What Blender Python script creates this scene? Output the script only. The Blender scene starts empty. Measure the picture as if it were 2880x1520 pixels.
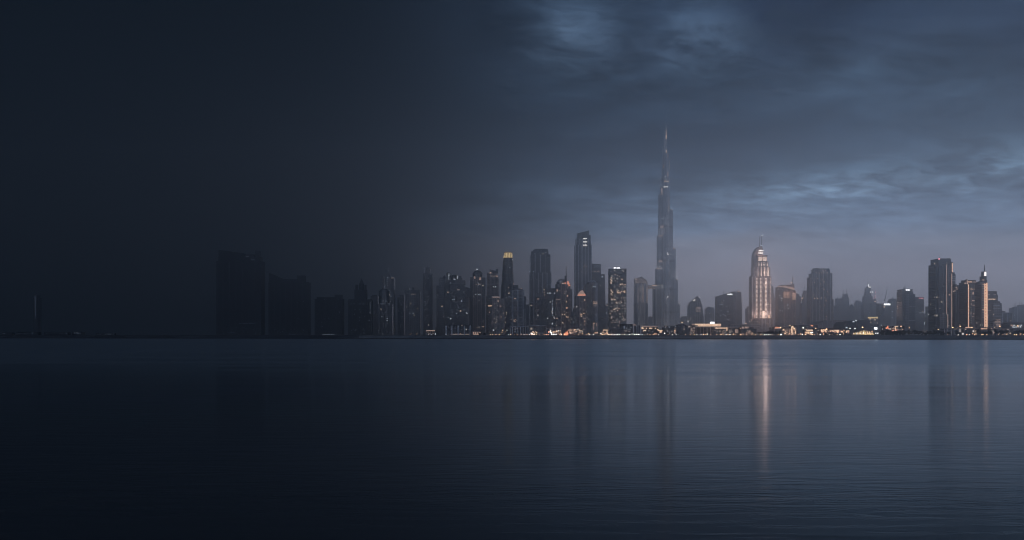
import bpy, math, random
from mathutils import Vector
R = math.radians
S = bpy.context.scene
COL = S.collection
FPX, HX, HY, CAMZ, GZ = 3768.0, 1440.0, 942.0, 4.15, 3.5   # focal length in photo pixels, optical axis, horizon row, eye height, land level

class Bank(float):                 # a distance counted from the far quay; things there are modelled at twice their size and scaled by their root
    def __add__(s, o): return Bank(float(s) + o)
def shore(x):                      # twice the distance of the far quay seen at photo column x
    return Bank(2 * CAMZ * FPX / (10.0 + 4.0 * x / 2880.0))

# ------------------------------------------------------------------ materials
class NT:
    def __init__(s, tree): s.t = tree; s.n = tree.nodes; s.l = tree.links
    def node(s, typ, **kw):
        n = s.n.new(typ)
        for k, v in kw.items(): setattr(n, k, v)
        return n
    def put(s, sock, v):
        if isinstance(v, bpy.types.NodeSocket): s.l.new(v, sock)
        elif v is not None: sock.default_value = v
    def m(s, op, a, b=None, c=None):
        n = s.node('ShaderNodeMath', operation=op)
        s.put(n.inputs[0], a); s.put(n.inputs[1], b); s.put(n.inputs[2], c)
        return n.outputs[0]
    def mix(s, f, a, b, mode='MIX'):
        n = s.node('ShaderNodeMix', data_type='RGBA', blend_type=mode)
        s.put(n.inputs[0], f); s.put(n.inputs[6], a); s.put(n.inputs[7], b)
        return n.outputs[2]
    def xyz(s, x, y, z):
        n = s.node('ShaderNodeCombineXYZ')
        s.put(n.inputs[0], x); s.put(n.inputs[1], y); s.put(n.inputs[2], z)
        return n.outputs[0]
    def sep(s, v):
        n = s.node('ShaderNodeSeparateXYZ'); s.put(n.inputs[0], v); return n.outputs
    def noise(s, v, scale=1, detail=4, rough=.5, dist=0, dim='3D'):
        n = s.node('ShaderNodeTexNoise', noise_dimensions=dim)
        s.put(n.inputs['Vector'], v); n.inputs['Scale'].default_value = scale
        n.inputs['Detail'].default_value = detail; n.inputs['Roughness'].default_value = rough
        n.inputs['Distortion'].default_value = dist
        return n.outputs[0]
    def ramp(s, f, pts, interp='LINEAR'):
        n = s.node('ShaderNodeValToRGB'); r = n.color_ramp; r.interpolation = interp
        while len(r.elements) < len(pts): r.elements.new(.5)
        for e, (p, c) in zip(r.elements, pts):
            e.position = p; e.color = (c, c, c, 1) if isinstance(c, (int, float)) else (*c, 1)
        s.put(n.inputs[0], f); return n.outputs[0]
    def rng(s, v, a, b, c=0., d=1., smooth=False):
        n = s.node('ShaderNodeMapRange', clamp=True)
        if smooth: n.interpolation_type = 'SMOOTHSTEP'
        s.put(n.inputs[0], v)
        for i, q in enumerate((a, b, c, d)): s.put(n.inputs[i + 1], q)
        return n.outputs[0]

def new_mat(name):
    m = bpy.data.materials.new(name); m.use_nodes = True
    t = NT(m.node_tree); t.n.clear()
    out = t.node('ShaderNodeOutputMaterial')
    p = t.node('ShaderNodeBsdfPrincipled')
    t.l.new(p.outputs[0], out.inputs[0])
    return m, t, p, out

def plain(name, col, rough=.7, metal=0., var=.25, scale=.15):
    m, t, p, _ = new_mat(name)
    tc = t.node('ShaderNodeTexCoord')
    n = t.noise(tc.outputs['Object'], scale, 5, .6)
    f = t.rng(n, .3, .7, 1 - var, 1 + var)
    c = t.mix(1., (*col, 1), t.xyz(f, f, f), 'MULTIPLY')
    t.put(p.inputs['Base Color'], c); p.inputs['Roughness'].default_value = rough
    p.inputs['Metallic'].default_value = metal
    return m

def glow(name, col, strength, light=False):
    m, t, p, _ = new_mat(name)
    p.inputs['Base Color'].default_value = (*[c * .5 for c in col], 1)
    p.inputs['Emission Color'].default_value = (*col, 1)
    p.inputs['Emission Strength'].default_value = strength
    m.cycles.emission_sampling = 'AUTO' if light else 'NONE'
    return m

def facade(name, glass, frame, fh=3.8, bw=3.2, ff=.3, fb=.22, lit=0., litcol=(1, .75, .52), lits=.6, rough=.18, spec=.5):
    """curtain wall: floors every fh metres, bays every bw metres, glass with a random tint per pane, some panes lit from inside"""
    m, t, p, _ = new_mat(name)
    tc = t.node('ShaderNodeTexCoord'); oi = t.node('ShaderNodeObjectInfo')
    x, y, z = t.sep(tc.outputs['Object'])
    h = t.m('ADD', x, t.m('MULTIPLY', y, .83))
    u = t.m('DIVIDE', h, bw); v = t.m('DIVIDE', z, fh)
    fu, fv = t.m('FRACT', u), t.m('FRACT', v)
    isf = t.m('MAXIMUM', t.m('LESS_THAN', fu, fb), t.m('LESS_THAN', fv, ff))
    cell = t.xyz(t.m('FLOOR', u), t.m('FLOOR', v), t.m('MULTIPLY', oi.outputs['Random'], 97.))
    wn = t.node('ShaderNodeTexWhiteNoise', noise_dimensions='3D'); t.put(wn.inputs[0], cell)
    r1 = wn.outputs[0]
    big = t.noise(tc.outputs['Object'], .02, 4, .6)
    stain = t.noise(t.xyz(t.m('MULTIPLY', h, .25), t.m('MULTIPLY', h, .11), t.m('MULTIPLY', z, .012)), 1., 4, .6)
    gl = t.mix(r1, (*[c * .55 for c in glass], 1), (*[min(1, c * 1.5) for c in glass], 1))
    gb = t.rng(big, .3, .7, .7, 1.35)
    gl = t.mix(1., gl, t.xyz(gb, gb, gb), 'MULTIPLY')
    fs = t.rng(stain, .3, .7, .7, 1.2)
    fr = t.mix(1., (*frame, 1), t.xyz(fs, fs, fs), 'MULTIPLY')
    t.put(p.inputs['Base Color'], t.mix(isf, gl, fr))
    t.put(p.inputs['Roughness'], t.m('MULTIPLY_ADD', isf, .5, t.rng(r1, 0, 1, rough * .6, rough * 1.5)))
    p.inputs['Specular IOR Level'].default_value = spec
    if lit > 0:
        wn2 = t.node('ShaderNodeTexWhiteNoise', noise_dimensions='3D')
        t.put(wn2.inputs[0], t.xyz(t.m('ADD', t.m('FLOOR', u), 31.7), t.m('FLOOR', v), t.m('MULTIPLY', oi.outputs['Random'], 51.)))
        q = wn2.outputs[0]
        patch = t.rng(t.noise(t.xyz(t.m('MULTIPLY', h, .03), t.m('MULTIPLY', z, .03), oi.outputs['Random']), 1., 2), .35, .65, .3, 1.7)
        thr = t.m('MULTIPLY', patch, lit)
        on = t.m('MULTIPLY', t.m('LESS_THAN', q, thr), t.m('SUBTRACT', 1., isf))
        br = t.m('MULTIPLY', t.rng(t.m('DIVIDE', q, thr), 0, 1, .35, 1.), lits)
        t.put(p.inputs['Emission Color'], t.mix(r1, (*litcol, 1), (.95, .9, .88, 1)))
        t.put(p.inputs['Emission Strength'], t.m('MULTIPLY', on, br))
    m.cycles.emission_sampling = 'NONE'
    return m

M = {}
M['dark'] = facade('dark_glass', (.014, .020, .030), (.024, .030, .038), fh=4, bw=3.4, ff=.22, fb=.14, lit=.006)
M['night'] = facade('night_glass', (.026, .031, .038), (.05, .057, .066), fh=4, bw=3.4, ff=.25, fb=.2, lit=.004, lits=.06, rough=.75, spec=.12)  # left-hand darkness is put into this facade tone, so the towers sink away
M['blue'] = facade('blue_glass', (.014, .034, .052), (.05, .06, .07), fh=4, bw=4.5, ff=.2, fb=.08, lit=.008)
M['teal'] = facade('teal_glass', (.018, .042, .046), (.05, .06, .06), fh=4, bw=4.0, ff=.2, fb=.12, lit=.01)
M['brown'] = facade('brown_stone', (.024, .025, .03), (.27, .215, .19), fh=3.6, bw=4.6, ff=.42, fb=.40, lit=.008, lits=.25)
M['beige'] = facade('beige_stone', (.024, .026, .032), (.40, .345, .31), fh=3.6, bw=5.2, ff=.40, fb=.42, lit=.01, lits=.25)
M['grey'] = facade('grey_concrete', (.024, .029, .036), (.20, .205, .215), fh=3.8, bw=4.2, ff=.36, fb=.32, lit=.012)
M['pale'] = facade('pale_concrete', (.03, .034, .042), (.22, .22, .23), fh=3.8, bw=4.2, ff=.36, fb=.34, lit=.01)
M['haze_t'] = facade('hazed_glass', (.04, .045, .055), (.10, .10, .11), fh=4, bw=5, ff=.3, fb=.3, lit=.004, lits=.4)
M['dots'] = facade('perforated_concrete', (.018, .022, .026), (.075, .085, .085), fh=6.2, bw=6.0, ff=.42, fb=.42, lit=.30, litcol=(1, .82, .72), lits=.4)
M['sky'] = facade('lit_lattice', (.05, .05, .055), (.14, .135, .135), fh=6.0, bw=6.6, ff=.35, fb=.4, lit=.62, litcol=(1, .84, .72), lits=.42)
M['skylow'] = facade('dotted_lattice', (.03, .033, .04), (.10, .10, .105), fh=7.0, bw=7.0, ff=.55, fb=.5, lit=.5, litcol=(.95, .88, .85), lits=.34)
M['silver'] = facade('silver_curtain_wall', (.15, .185, .22), (.42, .43, .45), fh=5.2, bw=2.6, ff=.18, fb=.25, lit=.003, rough=.22)
M['hotel'] = facade('hotel_stone', (.05, .05, .055), (.34, .29, .265), fh=3.7, bw=3.6, ff=.4, fb=.38, lit=.02, lits=.6)
M['podium'] = facade('podium_stone', (.02, .022, .026), (.19, .175, .165), fh=5, bw=5.5, ff=.3, fb=.3, lit=.05, lits=.45)
M['lowdark'] = facade('low_dark_block', (.015, .017, .022), (.06, .055, .058), fh=4.5, bw=4.5, ff=.3, fb=.45, lit=.02, lits=.5)
M['lowlit'] = facade('lit_low_block', (.03, .03, .034), (.13, .115, .105), fh=4.5, bw=4.5, ff=.3, fb=.3, lit=.16, litcol=(1, .68, .45), lits=.9)
M['trim'] = plain('pale_trim', (.50, .49, .49), .55)
M['trimd'] = plain('dark_trim', (.068, .076, .088), .5)
M['trimn'] = plain('night_trim', (.052, .058, .068), .95)  # trim toned with the same left-hand darkness in its colour
M['trimb'] = plain('brown_trim', (.36, .28, .245), .6)
M['steel'] = plain('brushed_steel', (.32, .33, .35), .35, .8)
M['mast'] = plain('mast_steel', (.10, .105, .115), .5, .3)
M['roof'] = plain('roof_gravel', (.09, .09, .095), .9)
M['tent'] = plain('pale_membrane_roof', (.33, .27, .255), .7, var=.12, scale=.02)
M['mall'] = plain('metal_hall_roof', (.05, .055, .064), .45, .1, scale=.03)
M['warm'] = glow('warm_lamp_light', (1, .66, .44), 1.05)
M['warmdim'] = glow('dim_warm_light', (1, .66, .50), .40)
M['white'] = glow('white_lamp_light', (1, .93, .87), 2.2)
M['cool'] = glow('cool_light', (.86, .93, 1), .75)
M['cooldim'] = glow('dim_cool_light', (.8, .88, 1), .32)
M['faint'] = glow('faint_window_light', (.8, .86, .95), .12)
M['faintw'] = glow('faint_warm_light', (1, .78, .64), .16)
M['ghost'] = glow('barely_lit_light', (.8, .9, 1), .022)
M['gold'] = glow('gold_crown_light', (1, .72, .34), 1.0)
M['goldline'] = glow('gold_line_light', (1, .58, .38), 1.1)
M['orange'] = glow('orange_light', (1, .36, .2), 1.1)
M['red'] = glow('red_sign_light', (1, .32, .38), 1.5)
M['pink'] = glow('pink_wash_light', (1, .70, .58), .30)
M['suite'] = glow('hotel_suite_light', (1, .74, .60), 1.9)
M['sign'] = glow('white_sign_light', (.97, .98, 1), 3.)
M['signdim'] = glow('grey_sign_letters', (.75, .8, .88), .12)

for n_, c_, e_ in (('cool', (.86, .93, 1), 3.), ('cooldim', (.8, .88, 1), .7), ('faint', (.8, .86, .95), .25), ('faintw', (1, .78, .62), .5), ('warm', (1, .52, .28), 4.), ('warmdim', (1, .56, .34), 1.6), ('white', (1, .9, .82), 6.), ('orange', (1, .36, .2), 4.), ('sign', (.97, .98, 1), 6.)): M['lamp_' + n_] = glow(n_ + '_lamp_globe', c_, e_)
M['edge'] = plain('grey_floor_edge', (.12, .125, .13), .6)
M['cladding'] = plain('pale_steel_cladding', (.62, .64, .67), .45)
# ------------------------------------------------------------------ mesh helpers
class MB:
    def __init__(s): s.v = []; s.f = []; s.mi = []; s.mats = []
    def mat(s, m):
        if m not in s.mats: s.mats.append(m)
        return s.mats.index(m)
    def prism(s, poly, z0, z1, m, top=None, ztop=None, capm=None):
        """poly: counter-clockwise ring of (x, y); top: ring at the top; ztop: height of each top vertex"""
        n = len(poly); b = len(s.v); k = s.mat(m); kc = s.mat(capm) if capm else k
        top = top or poly
        for x, y in poly: s.v.append((x, y, z0))
        for i, (x, y) in enumerate(top): s.v.append((x, y, ztop[i] if ztop else z1))
        for i in range(n):
            j = (i + 1) % n
            s.f.append((b + i, b + j, b + n + j, b + n + i)); s.mi.append(k)
        s.f.append(tuple(b + n + i for i in range(n))); s.mi.append(kc)
        s.f.append(tuple(b + i for i in reversed(range(n)))); s.mi.append(kc)
    def box(s, x0, x1, y0, y1, z0, z1, m):
        s.prism([(x0, y0), (x1, y0), (x1, y1), (x0, y1)], z0, z1, m)
    def obox(s, cx, cy, dx, dy, half, out, z0, z1, m, back=.25):
        """box lying on a wall that runs along the unit vector (dx, dy), standing OUT metres proud of it"""
        nx, ny = dy, -dx
        a = (cx - dx * half, cy - dy * half); c = (cx + dx * half, cy + dy * half)
        p = [(a[0] + nx * out, a[1] + ny * out), (c[0] + nx * out, c[1] + ny * out), (c[0] - nx * back, c[1] - ny * back), (a[0] - nx * back, a[1] - ny * back)]
        s.prism(p, z0, z1, m)
    def outline(s, pts, y0, y1, m):
        """front outline of (x, z) points, counter-clockwise seen from the front, extruded from y0 back to y1"""
        n = len(pts); b = len(s.v); k = s.mat(m)
        for x, z in pts: s.v.append((x, y0, z))
        for x, z in pts: s.v.append((x, y1, z))
        s.f.append(tuple(b + i for i in range(n))); s.mi.append(k)
        s.f.append(tuple(b + n + i for i in reversed(range(n)))); s.mi.append(k)
        for i in range(n):
            j = (i + 1) % n
            s.f.append((b + j, b + i, b + n + i, b + n + j)); s.mi.append(k)
    def tube(s, p0, p1, r0, r1, m, n=8):
        p0, p1 = Vector(p0), Vector(p1); d = (p1 - p0).normalized()
        a = d.orthogonal().normalized(); c = d.cross(a); b = len(s.v); k = s.mat(m)
        for p, r in ((p0, r0), (p1, r1)):
            for i in range(n):
                t = 2 * math.pi * i / n
                s.v.append(tuple(p + (a * math.cos(t) + c * math.sin(t)) * r))
        for i in range(n):
            j = (i + 1) % n
            s.f.append((b + i, b + j, b + n + j, b + n + i)); s.mi.append(k)
        s.f.append(tuple(b + n + i for i in range(n))); s.mi.append(k)
        s.f.append(tuple(b + i for i in reversed(range(n)))); s.mi.append(k)
    def ball(s, c, r, m, n=10, k=6, sq=1.):
        b = len(s.v); mi = s.mat(m)
        for i in range(1, k):
            ph = math.pi * i / k
            for j in range(n):
                t = 2 * math.pi * j / n
                s.v.append((c[0] + r * math.sin(ph) * math.cos(t), c[1] + r * math.sin(ph) * math.sin(t), c[2] + sq * r * math.cos(ph)))
        s.v.append((c[0], c[1], c[2] + sq * r)); s.v.append((c[0], c[1], c[2] - sq * r)); T = len(s.v) - 2
        for i in range(k - 2):
            for j in range(n):
                q = (j + 1) % n
                s.f.append((b + i * n + j, b + (i + 1) * n + j, b + (i + 1) * n + q, b + i * n + q)); s.mi.append(mi)
        for j in range(n):
            q = (j + 1) % n
            s.f.append((T, b + j, b + q)); s.mi.append(mi)
            s.f.append((T + 1, b + (k - 2) * n + q, b + (k - 2) * n + j)); s.mi.append(mi)
    def build(s, name, parent=None, smooth=False):
        me = bpy.data.meshes.new(name); me.from_pydata(s.v, [], s.f)
        for m in s.mats: me.materials.append(m)
        me.polygons.foreach_set('material_index', s.mi)
        if smooth: me.polygons.foreach_set('use_smooth', [True] * len(s.f))
        me.update()
        o = bpy.data.objects.new(name, me); COL.objects.link(o)
        if parent: o.parent = parent
        return o

def empty(name, loc, label, cat, group=None):
    o = bpy.data.objects.new(name, None); COL.objects.link(o)
    o.empty_display_size = 5; o.location = loc; o['label'] = label; o['category'] = cat
    if group: o['group'] = group
    return o

def ring(kind, x0, x1, dep, y0=0., fx=.5):
    w = x1 - x0; cx = (x0 + x1) / 2
    if kind == 'box': return [(x0, y0), (x1, y0), (x1, y0 + dep), (x0, y0 + dep)]
    if kind == 'cham':
        c = min(w, dep) * .22
        return [(x0 + c, y0), (x1 - c, y0), (x1, y0 + c), (x1, y0 + dep - c), (x1 - c, y0 + dep), (x0 + c, y0 + dep), (x0, y0 + dep - c), (x0, y0 + c)]
    if kind == 'corner':                      # set square on to nobody: an edge faces the water
        xf = x0 + w * fx; a = dep * (1 - fx); b = dep * fx
        a, b = (xf - x0) * .55, (x1 - xf) * .55
        return [(xf, y0), (x1, y0 + b), (x0 + x1 - xf, y0 + a + b), (x0, y0 + a)]
    if kind == 'round':
        n = 20
        return [(cx + w / 2 * math.sin(2 * math.pi * i / n), y0 + dep / 2 - dep / 2 * math.cos(2 * math.pi * i / n)) for i in range(n)]
    if kind == 'bow':                         # flat back, curved front
        n = 9; b = dep * .35
        r = [(x0 + w * i / n, y0 + b * (1 - math.sin(math.pi * i / n))) for i in range(n + 1)]
        return r + [(x1, y0 + dep), (x0, y0 + dep)]

BUILT = []
class Bld:
    def __init__(s, name, label, xc, D, cat='tower', group='towers of the far skyline', short=None):
        s.bank = isinstance(D, Bank); D = float(D)
        s.D = D; s.k = D / FPX; s.x0w = (xc - HX) * s.k; s.xc = xc
        s.cz, s.gz = (2 * CAMZ, 2 * GZ) if s.bank else (CAMZ, GZ)
        q = .5 if s.bank else 1.
        s.o = empty(name, (s.x0w * q, D * q, GZ), label, cat, group); s.o.scale = (q, q, q); s.tiers = []; s.nwin = 0; s.stuff = {}
        BUILT.append((xc, short))
        s.rnd = random.Random(int(xc * 7 + D))
    def X(s, x): return (x - HX) * s.k - s.x0w
    def Z(s, y): return s.cz + (HY - y) * s.k - s.gz
    def tier(s, part, x0, x1, yt, yb=None, mat='dark', kind='box', dep=None, front=0., fx=.5, tx=None, slant=None, fins=0, fmat='trim', finw=.8, finp=.7, bands=0, bmat='trim', bandh=1.0, bandp=.6, roof=True, pend=0., parapet=0.):
        """one storey block of the building; x0, x1, yt, yb are photo pixels at this building's distance, the rest metres"""
        a, b = s.X(x0), s.X(x1); z1 = s.Z(yt); z0 = s.Z(yb) if yb is not None else -.5
        dep = dep or max(14., min(46., (b - a)))
        r = ring(kind, a, b, dep, front, fx)
        top = None
        if tx:
            c, d = s.X(tx[0]), s.X(tx[1])
            top = [(c + (x - a) / (b - a) * (d - c), y) for x, y in r]
        zt = None
        if slant: zt = [s.Z(slant[0] + (slant[1] - slant[0]) * (x - a) / (b - a)) for x, y in r]
        mb = MB()
        mb.prism(r, z0, z1, M[mat], top, zt, M['roof'] if roof else None)
        n = len(r)
        zlow = min(zt) if zt else z1
        if not s.bank and s.D < 5000: fins *= 1.75; finw *= 1.9; finp *= 1.5
        if fins:
            for i in range(n):
                (ax, ay), (bx, by) = r[i], r[(i + 1) % n]
                L = math.hypot(bx - ax, by - ay)
                if L < .1 or bx - ax <= 0.05 * L: continue
                dx, dy = (bx - ax) / L, (by - ay) / L
                q = max(1, round(L / fins))
                for j in range(q + 1):
                    if kind == 'round' and j == q: continue
                    t = j * L / q
                    t = min(max(t, finw / 2), L - finw / 2)
                    px, py = ax + dx * t, ay + dy * t
                    if tx: continue
                    zz = zlow if not zt else s.Z(slant[0] + (slant[1] - slant[0]) * (px - a) / (b - a)) - .3
                    mb.obox(px, py, dx, dy, finw / 2, finp, max(z0, 0) + pend, zz - .15, M[fmat])
        if bands:
            cx = sum(p[0] for p in r) / n; cy = sum(p[1] for p in r) / n
            sx = 1 + 2 * bandp / (b - a); sy = 1 + 2 * bandp / dep
            z = max(z0, 0) + bands
            while z < zlow - bandh:
                f = (z - z0) / (z1 - z0)
                rr = r if not top else [(p[0] + (q[0] - p[0]) * f, p[1]) for p, q in zip(r, top)]
                cxx = cx if not top else sum(p[0] for p in rr) / n
                mb.prism([(cxx + (x - cxx) * sx, cy + (y - cy) * sy) for x, y in rr], z, z + bandh, M[bmat])
                z += bands
        if parapet:
            cx = sum(p[0] for p in r) / n; cy = sum(p[1] for p in r) / n
            mb.prism([(cx + (x - cx) * (1 + 1. / (b - a)), cy + (y - cy) * (1 + 1. / dep)) for x, y in (top or r)], zlow - parapet * .5, zlow + parapet * .5, M[fmat])
        s.tiers.append((r, top, z0, z1))
        return mb.build(part, s.o)
    def at(s, x, z):
        """the front wall at local x and height z: point and direction along the wall"""
        best = None
        for r, top, z0, z1 in s.tiers:
            if not (z0 - .5 <= z <= z1 + .5): continue
            f = (z - z0) / max(z1 - z0, .1)
            rr = r if not top else [(p[0] + (q[0] - p[0]) * f, p[1]) for p, q in zip(r, top)]
            for i in range(len(rr)):
                (ax, ay), (bx, by) = rr[i], rr[(i + 1) % len(rr)]
                if bx - ax < 1e-4 or not (ax - .01 <= x <= bx + .01): continue
                y = ay + (by - ay) * (x - ax) / (bx - ax)
                if best is None or y < best[0]:
                    L = math.hypot(bx - ax, by - ay); best = (y, (bx - ax) / L, (by - ay) / L)
        return best or (0., 1., 0.)
    def win(s, x, y, w=2.1, h=1.8, mat='warm', name='lit_window', out=.35):
        lx, lz = s.X(x), s.Z(y)
        wy, dx, dy = s.at(lx, lz)
        if s.nwin >= 96:
            mb = s.stuff.setdefault(name, MB()); mb.obox(lx, wy, dx, dy, w / 2, out, lz - h / 2, lz + h / 2, M[mat]); return
        s.nwin += 1
        mb = MB(); mb.obox(lx, wy, dx, dy, w / 2, out, lz - h / 2, lz + h / 2, M[mat])
        mb.build(name, s.o)
    def wins(s, pts, **kw):
        for p in pts:
            k = dict(kw)
            for n, v in zip(('w', 'h'), p[2:]): k[n] = v
            s.win(p[0], p[1], **k)
    def scatter(s, n, x0, x1, y0, y1, gx=2.2, gy=2.2, mats=('warm',), **kw):
        seen = set()
        for _ in range(n):
            i = s.rnd.randrange(max(1, int((x1 - x0) / gx))); j = s.rnd.randrange(max(1, int((y1 - y0) / gy)))
            if (i, j) in seen: continue
            seen.add((i, j))
            s.win(x0 + (i + .5) * gx, y0 + (j + .5) * gy, mat=s.rnd.choice(mats), **kw)
    def strip(s, name, x0, y0, x1, y1, mat, thick=1.2, out=.8, depth=None):
        """a light strip or trim on the front wall between two photo points"""
        a, b, c, d = s.X(x0), s.X(x1), s.Z(y0), s.Z(y1)
        wy, dx, dy = s.at((a + b) / 2, (c + d) / 2)
        mb = MB()
        if abs(b - a) < thick: mb.obox((a + b) / 2, wy, dx, dy, thick / 2, out, min(c, d), max(c, d), M[mat])
        elif abs(c - d) < thick: mb.obox((a + b) / 2, wy, dx, dy, abs(b - a) / 2 / max(dx, .3), out, (c + d) / 2 - thick / 2, (c + d) / 2 + thick / 2, M[mat])
        else: mb.tube((a, wy - out, c), (b, wy - out, d), thick / 2, thick / 2, M[mat], 6)
        return mb.build(name, s.o)
    def spire(s, name, x, yt, yb, r0=1., r1=.3, y=None, mat='mast', xt=None):
        yy = 8. if y is None else y
        mb = MB(); mb.tube((s.X(x), yy, s.Z(yb) - 1), (s.X(xt or x), yy, s.Z(yt)), r0, r1, M[mat], 8)
        return mb.build(name, s.o)
    def dome(s, name, x0, x1, yt, yb, mat='steel', y=None):
        a, b = s.X(x0), s.X(x1); r = (b - a) / 2; n, k = 16, 5; mb = MB(); H = s.Z(yt) - s.Z(yb)
        cy = r if y is None else y
        prev = None
        for i in range(k):
            f0, f1 = math.cos(math.pi / 2 * i / k), math.cos(math.pi / 2 * (i + 1) / k)
            q0, q1 = math.sin(math.pi / 2 * i / k), math.sin(math.pi / 2 * (i + 1) / k)
            c0 = [((a + b) / 2 + r * f0 * math.cos(t), cy + r * f0 * math.sin(t)) for t in [2 * math.pi * j / n for j in range(n)]]
            c1 = [((a + b) / 2 + r * max(f1, .02) * math.cos(t), cy + r * max(f1, .02) * math.sin(t)) for t in [2 * math.pi * j / n for j in range(n)]]
            mb.prism(c0, s.Z(yb) + H * q0, s.Z(yb) + H * q1, M[mat], c1)
        return mb.build(name, s.o)
    def peak(s, name, x0, x1, yt, yb, mat='trim', dep=None, front=0., px=None):
        a, b = s.X(x0), s.X(x1); dep = dep or (b - a); p = s.X(px) if px else (a + b) / 2
        r = ring('box', a, b, dep, front); e = .3
        mb = MB(); mb.prism(r, s.Z(yb), s.Z(yt), M[mat], [(p - e, front + dep / 2 - e), (p + e, front + dep / 2 - e), (p + e, front + dep / 2 + e), (p - e, front + dep / 2 + e)])
        return mb.build(name, s.o)
    def shape(s, name, pts, mat, y0=0., y1=20.):
        mb = MB(); mb.outline([(s.X(x), s.Z(y)) for x, y in pts], y0, y1, M[mat])
        return mb.build(name, s.o)
    def lamp(s, x, y, yy, power, col=(1, .6, .4), r=1.5):
        l = bpy.data.lights.new('floodlight', 'POINT'); l.energy = power * .016; l.color = col; l.shadow_soft_size = r
        o = bpy.data.objects.new('floodlight', l); COL.objects.link(o); o.parent = s.o
        o.location = (s.X(x), yy, s.Z(y)); return o
    def letters(s, name, x0, x1, yc, h, mat, seed=1, y=None, n=5):
        """a row of letter-like lit bars, too far away to be read"""
        rn = random.Random(seed); a, b = s.X(x0), s.X(x1); z = s.Z(yc); w = (b - a) / n; mb = MB()
        wy = y if y is not None else s.at((a + b) / 2, z)[0]
        for i in range(n):
            q = a + i * w; t = w * .3
            mb.box(q, q + t, wy - 1., wy - .4, z - h / 2, z + h / 2, M[mat])
            if rn.random() < .7: mb.box(q + t, q + w * .62, wy - 1., wy - .4, z + h * .24, z + h / 2, M[mat])
            if rn.random() < .7: mb.box(q + t, q + w * .62, wy - 1., wy - .4, z - h / 2, z - h * .24, M[mat])
            if rn.random() < .6: mb.box(q + w * .62, q + w * .86, wy - 1., wy - .4, z - h / 2, z + h / 2, M[mat])
            if rn.random() < .5: mb.box(q + t, q + w * .62, wy - 1., wy - .4, z - h * .12, z + h * .12, M[mat])
        return mb.build(name, s.o)
    def done(s):
        for name, mb in s.stuff.items():
            o = mb.build(name, s.o); o['kind'] = 'stuff'
        return s


# ------------------------------------------------------------------ left, almost lost in the dark
NT_ = 'dark towers on the unlit left bank'
LOW = 'low buildings along the far quay'
b = Bld('mast_tower', 'slim dark tower with a faint vertical light, alone at the far left', 102, 3500, group=NT_)
b.tier('body', 93, 112, 838, mat='night', kind='cham', fins=6, fmat='trimn'); b.tier('crown', 97, 108, 831, 838, 'night'); b.strip('light_strip', 100.5, 836, 100.5, 896, 'ghost', 1.6); b.done()
for (x0, x1, y, lab, sh) in ((6, 34, 936, 'long low dark block at the left end of the quay', 0), (46, 108, 934, 'low dark block with a pale roof edge under the slim mast tower', 0), (124, 192, 935, 'low dark block right of the slim mast tower', 0), (203, 232, 934, 'small low dark block between two long ones on the left bank', 0), (270, 320, 937, 'lowest dark shed on the empty part of the left bank', 0)):
    b = Bld('low_building', lab, (x0 + x1) / 2, shore(x0) + 70, 'low building', LOW)
    b.tier('body', x0, x1, y, mat='night', dep=18); b.strip('roof_edge', x0 + 1, y + .6, x1 - 1, y + .6, 'trimn', .8)
    b.scatter(5, x0 + 2, x1 - 2, y + 2, 941, mats=('ghost',)); b.done()

b = Bld('twin_slab_tower', 'broad black tower with a stepped crown, biggest one in the dark', 671, 3330, group=NT_)
b.tier('body', 608, 735, 735, mat='night', dep=50, fins=9, fmat='trimn', finw=1.6); b.tier('shoulder', 613, 729, 722, 735, 'night', dep=44, front=3)
b.tier('sloped_crown', 613, 682, 704, 722, 'night', dep=34, front=6, slant=(703, 712)); b.tier('lift_block', 716, 728, 705, 722, 'trimn', dep=16, front=8); b.tier('roof_plant', 684, 712, 716, 722, 'trimn', dep=22, front=8)
b.strip('lit_floor', 690, 721.5, 700, 721.5, 'ghost', 2); b.strip('lit_floor', 706, 731, 716, 731, 'ghost', 2.2); b.strip('lit_floor', 672, 910, 720, 910, 'ghost', 1.6); b.strip('lit_floor', 640, 936, 660, 936, 'ghost', 1.6); b.scatter(14, 614, 730, 920, 941, mats=('ghost',)); b.done()
b = Bld('stepped_tower', 'wide black tower with a sagging roofline, right of the biggest dark tower', 811, 3300, group=NT_)
b.tier('body', 755, 866, 794, mat='night', dep=48, fins=8, fmat='trimn', finw=1.5); b.tier('sloped_crown', 755, 792, 770, 794, 'night', dep=36, front=4, slant=(768, 784)); b.tier('roof_block', 793, 835, 785, 794, 'trimn', dep=30, front=5); b.tier('lift_block', 835, 855, 775, 794, 'night', dep=26, front=6)
b.scatter(10, 760, 860, 838, 900, mats=('ghost',)); b.scatter(18, 770, 860, 925, 942, mats=('ghost', 'faint')); b.strip('lit_kerb', 814, 941, 838, 941, 'ghost', 1.4); b.done()
b = Bld('dotted_block', 'low wide dark tower sprinkled with faint lit windows', 923, 3180, group=NT_)
b.tier('body', 885, 962, 841, mat='night', dep=44, fins=7, fmat='trimn', finw=1.2); b.tier('crown', 890, 945, 836, 841, 'night', dep=34, front=4); b.tier('lift_block', 940, 960, 829, 841, 'trimn', dep=20, front=6)
b.wins([(945, 865), (954.5, 876), (955, 880.5), (945.5, 895), (924.5, 897), (946, 907), (905, 907), (913, 843), (917, 843.5), (951, 842), (914, 897), (905.5, 919), (906.5, 918.5)], mat='faint'); b.strip('lit_kerb', 907, 941, 941, 941, 'faint', 1.4, 6); b.done()
b = Bld('domed_tower', 'dark tower crowned by a tall spire between two pinnacles', 1004, 3120, group=NT_)
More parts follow.
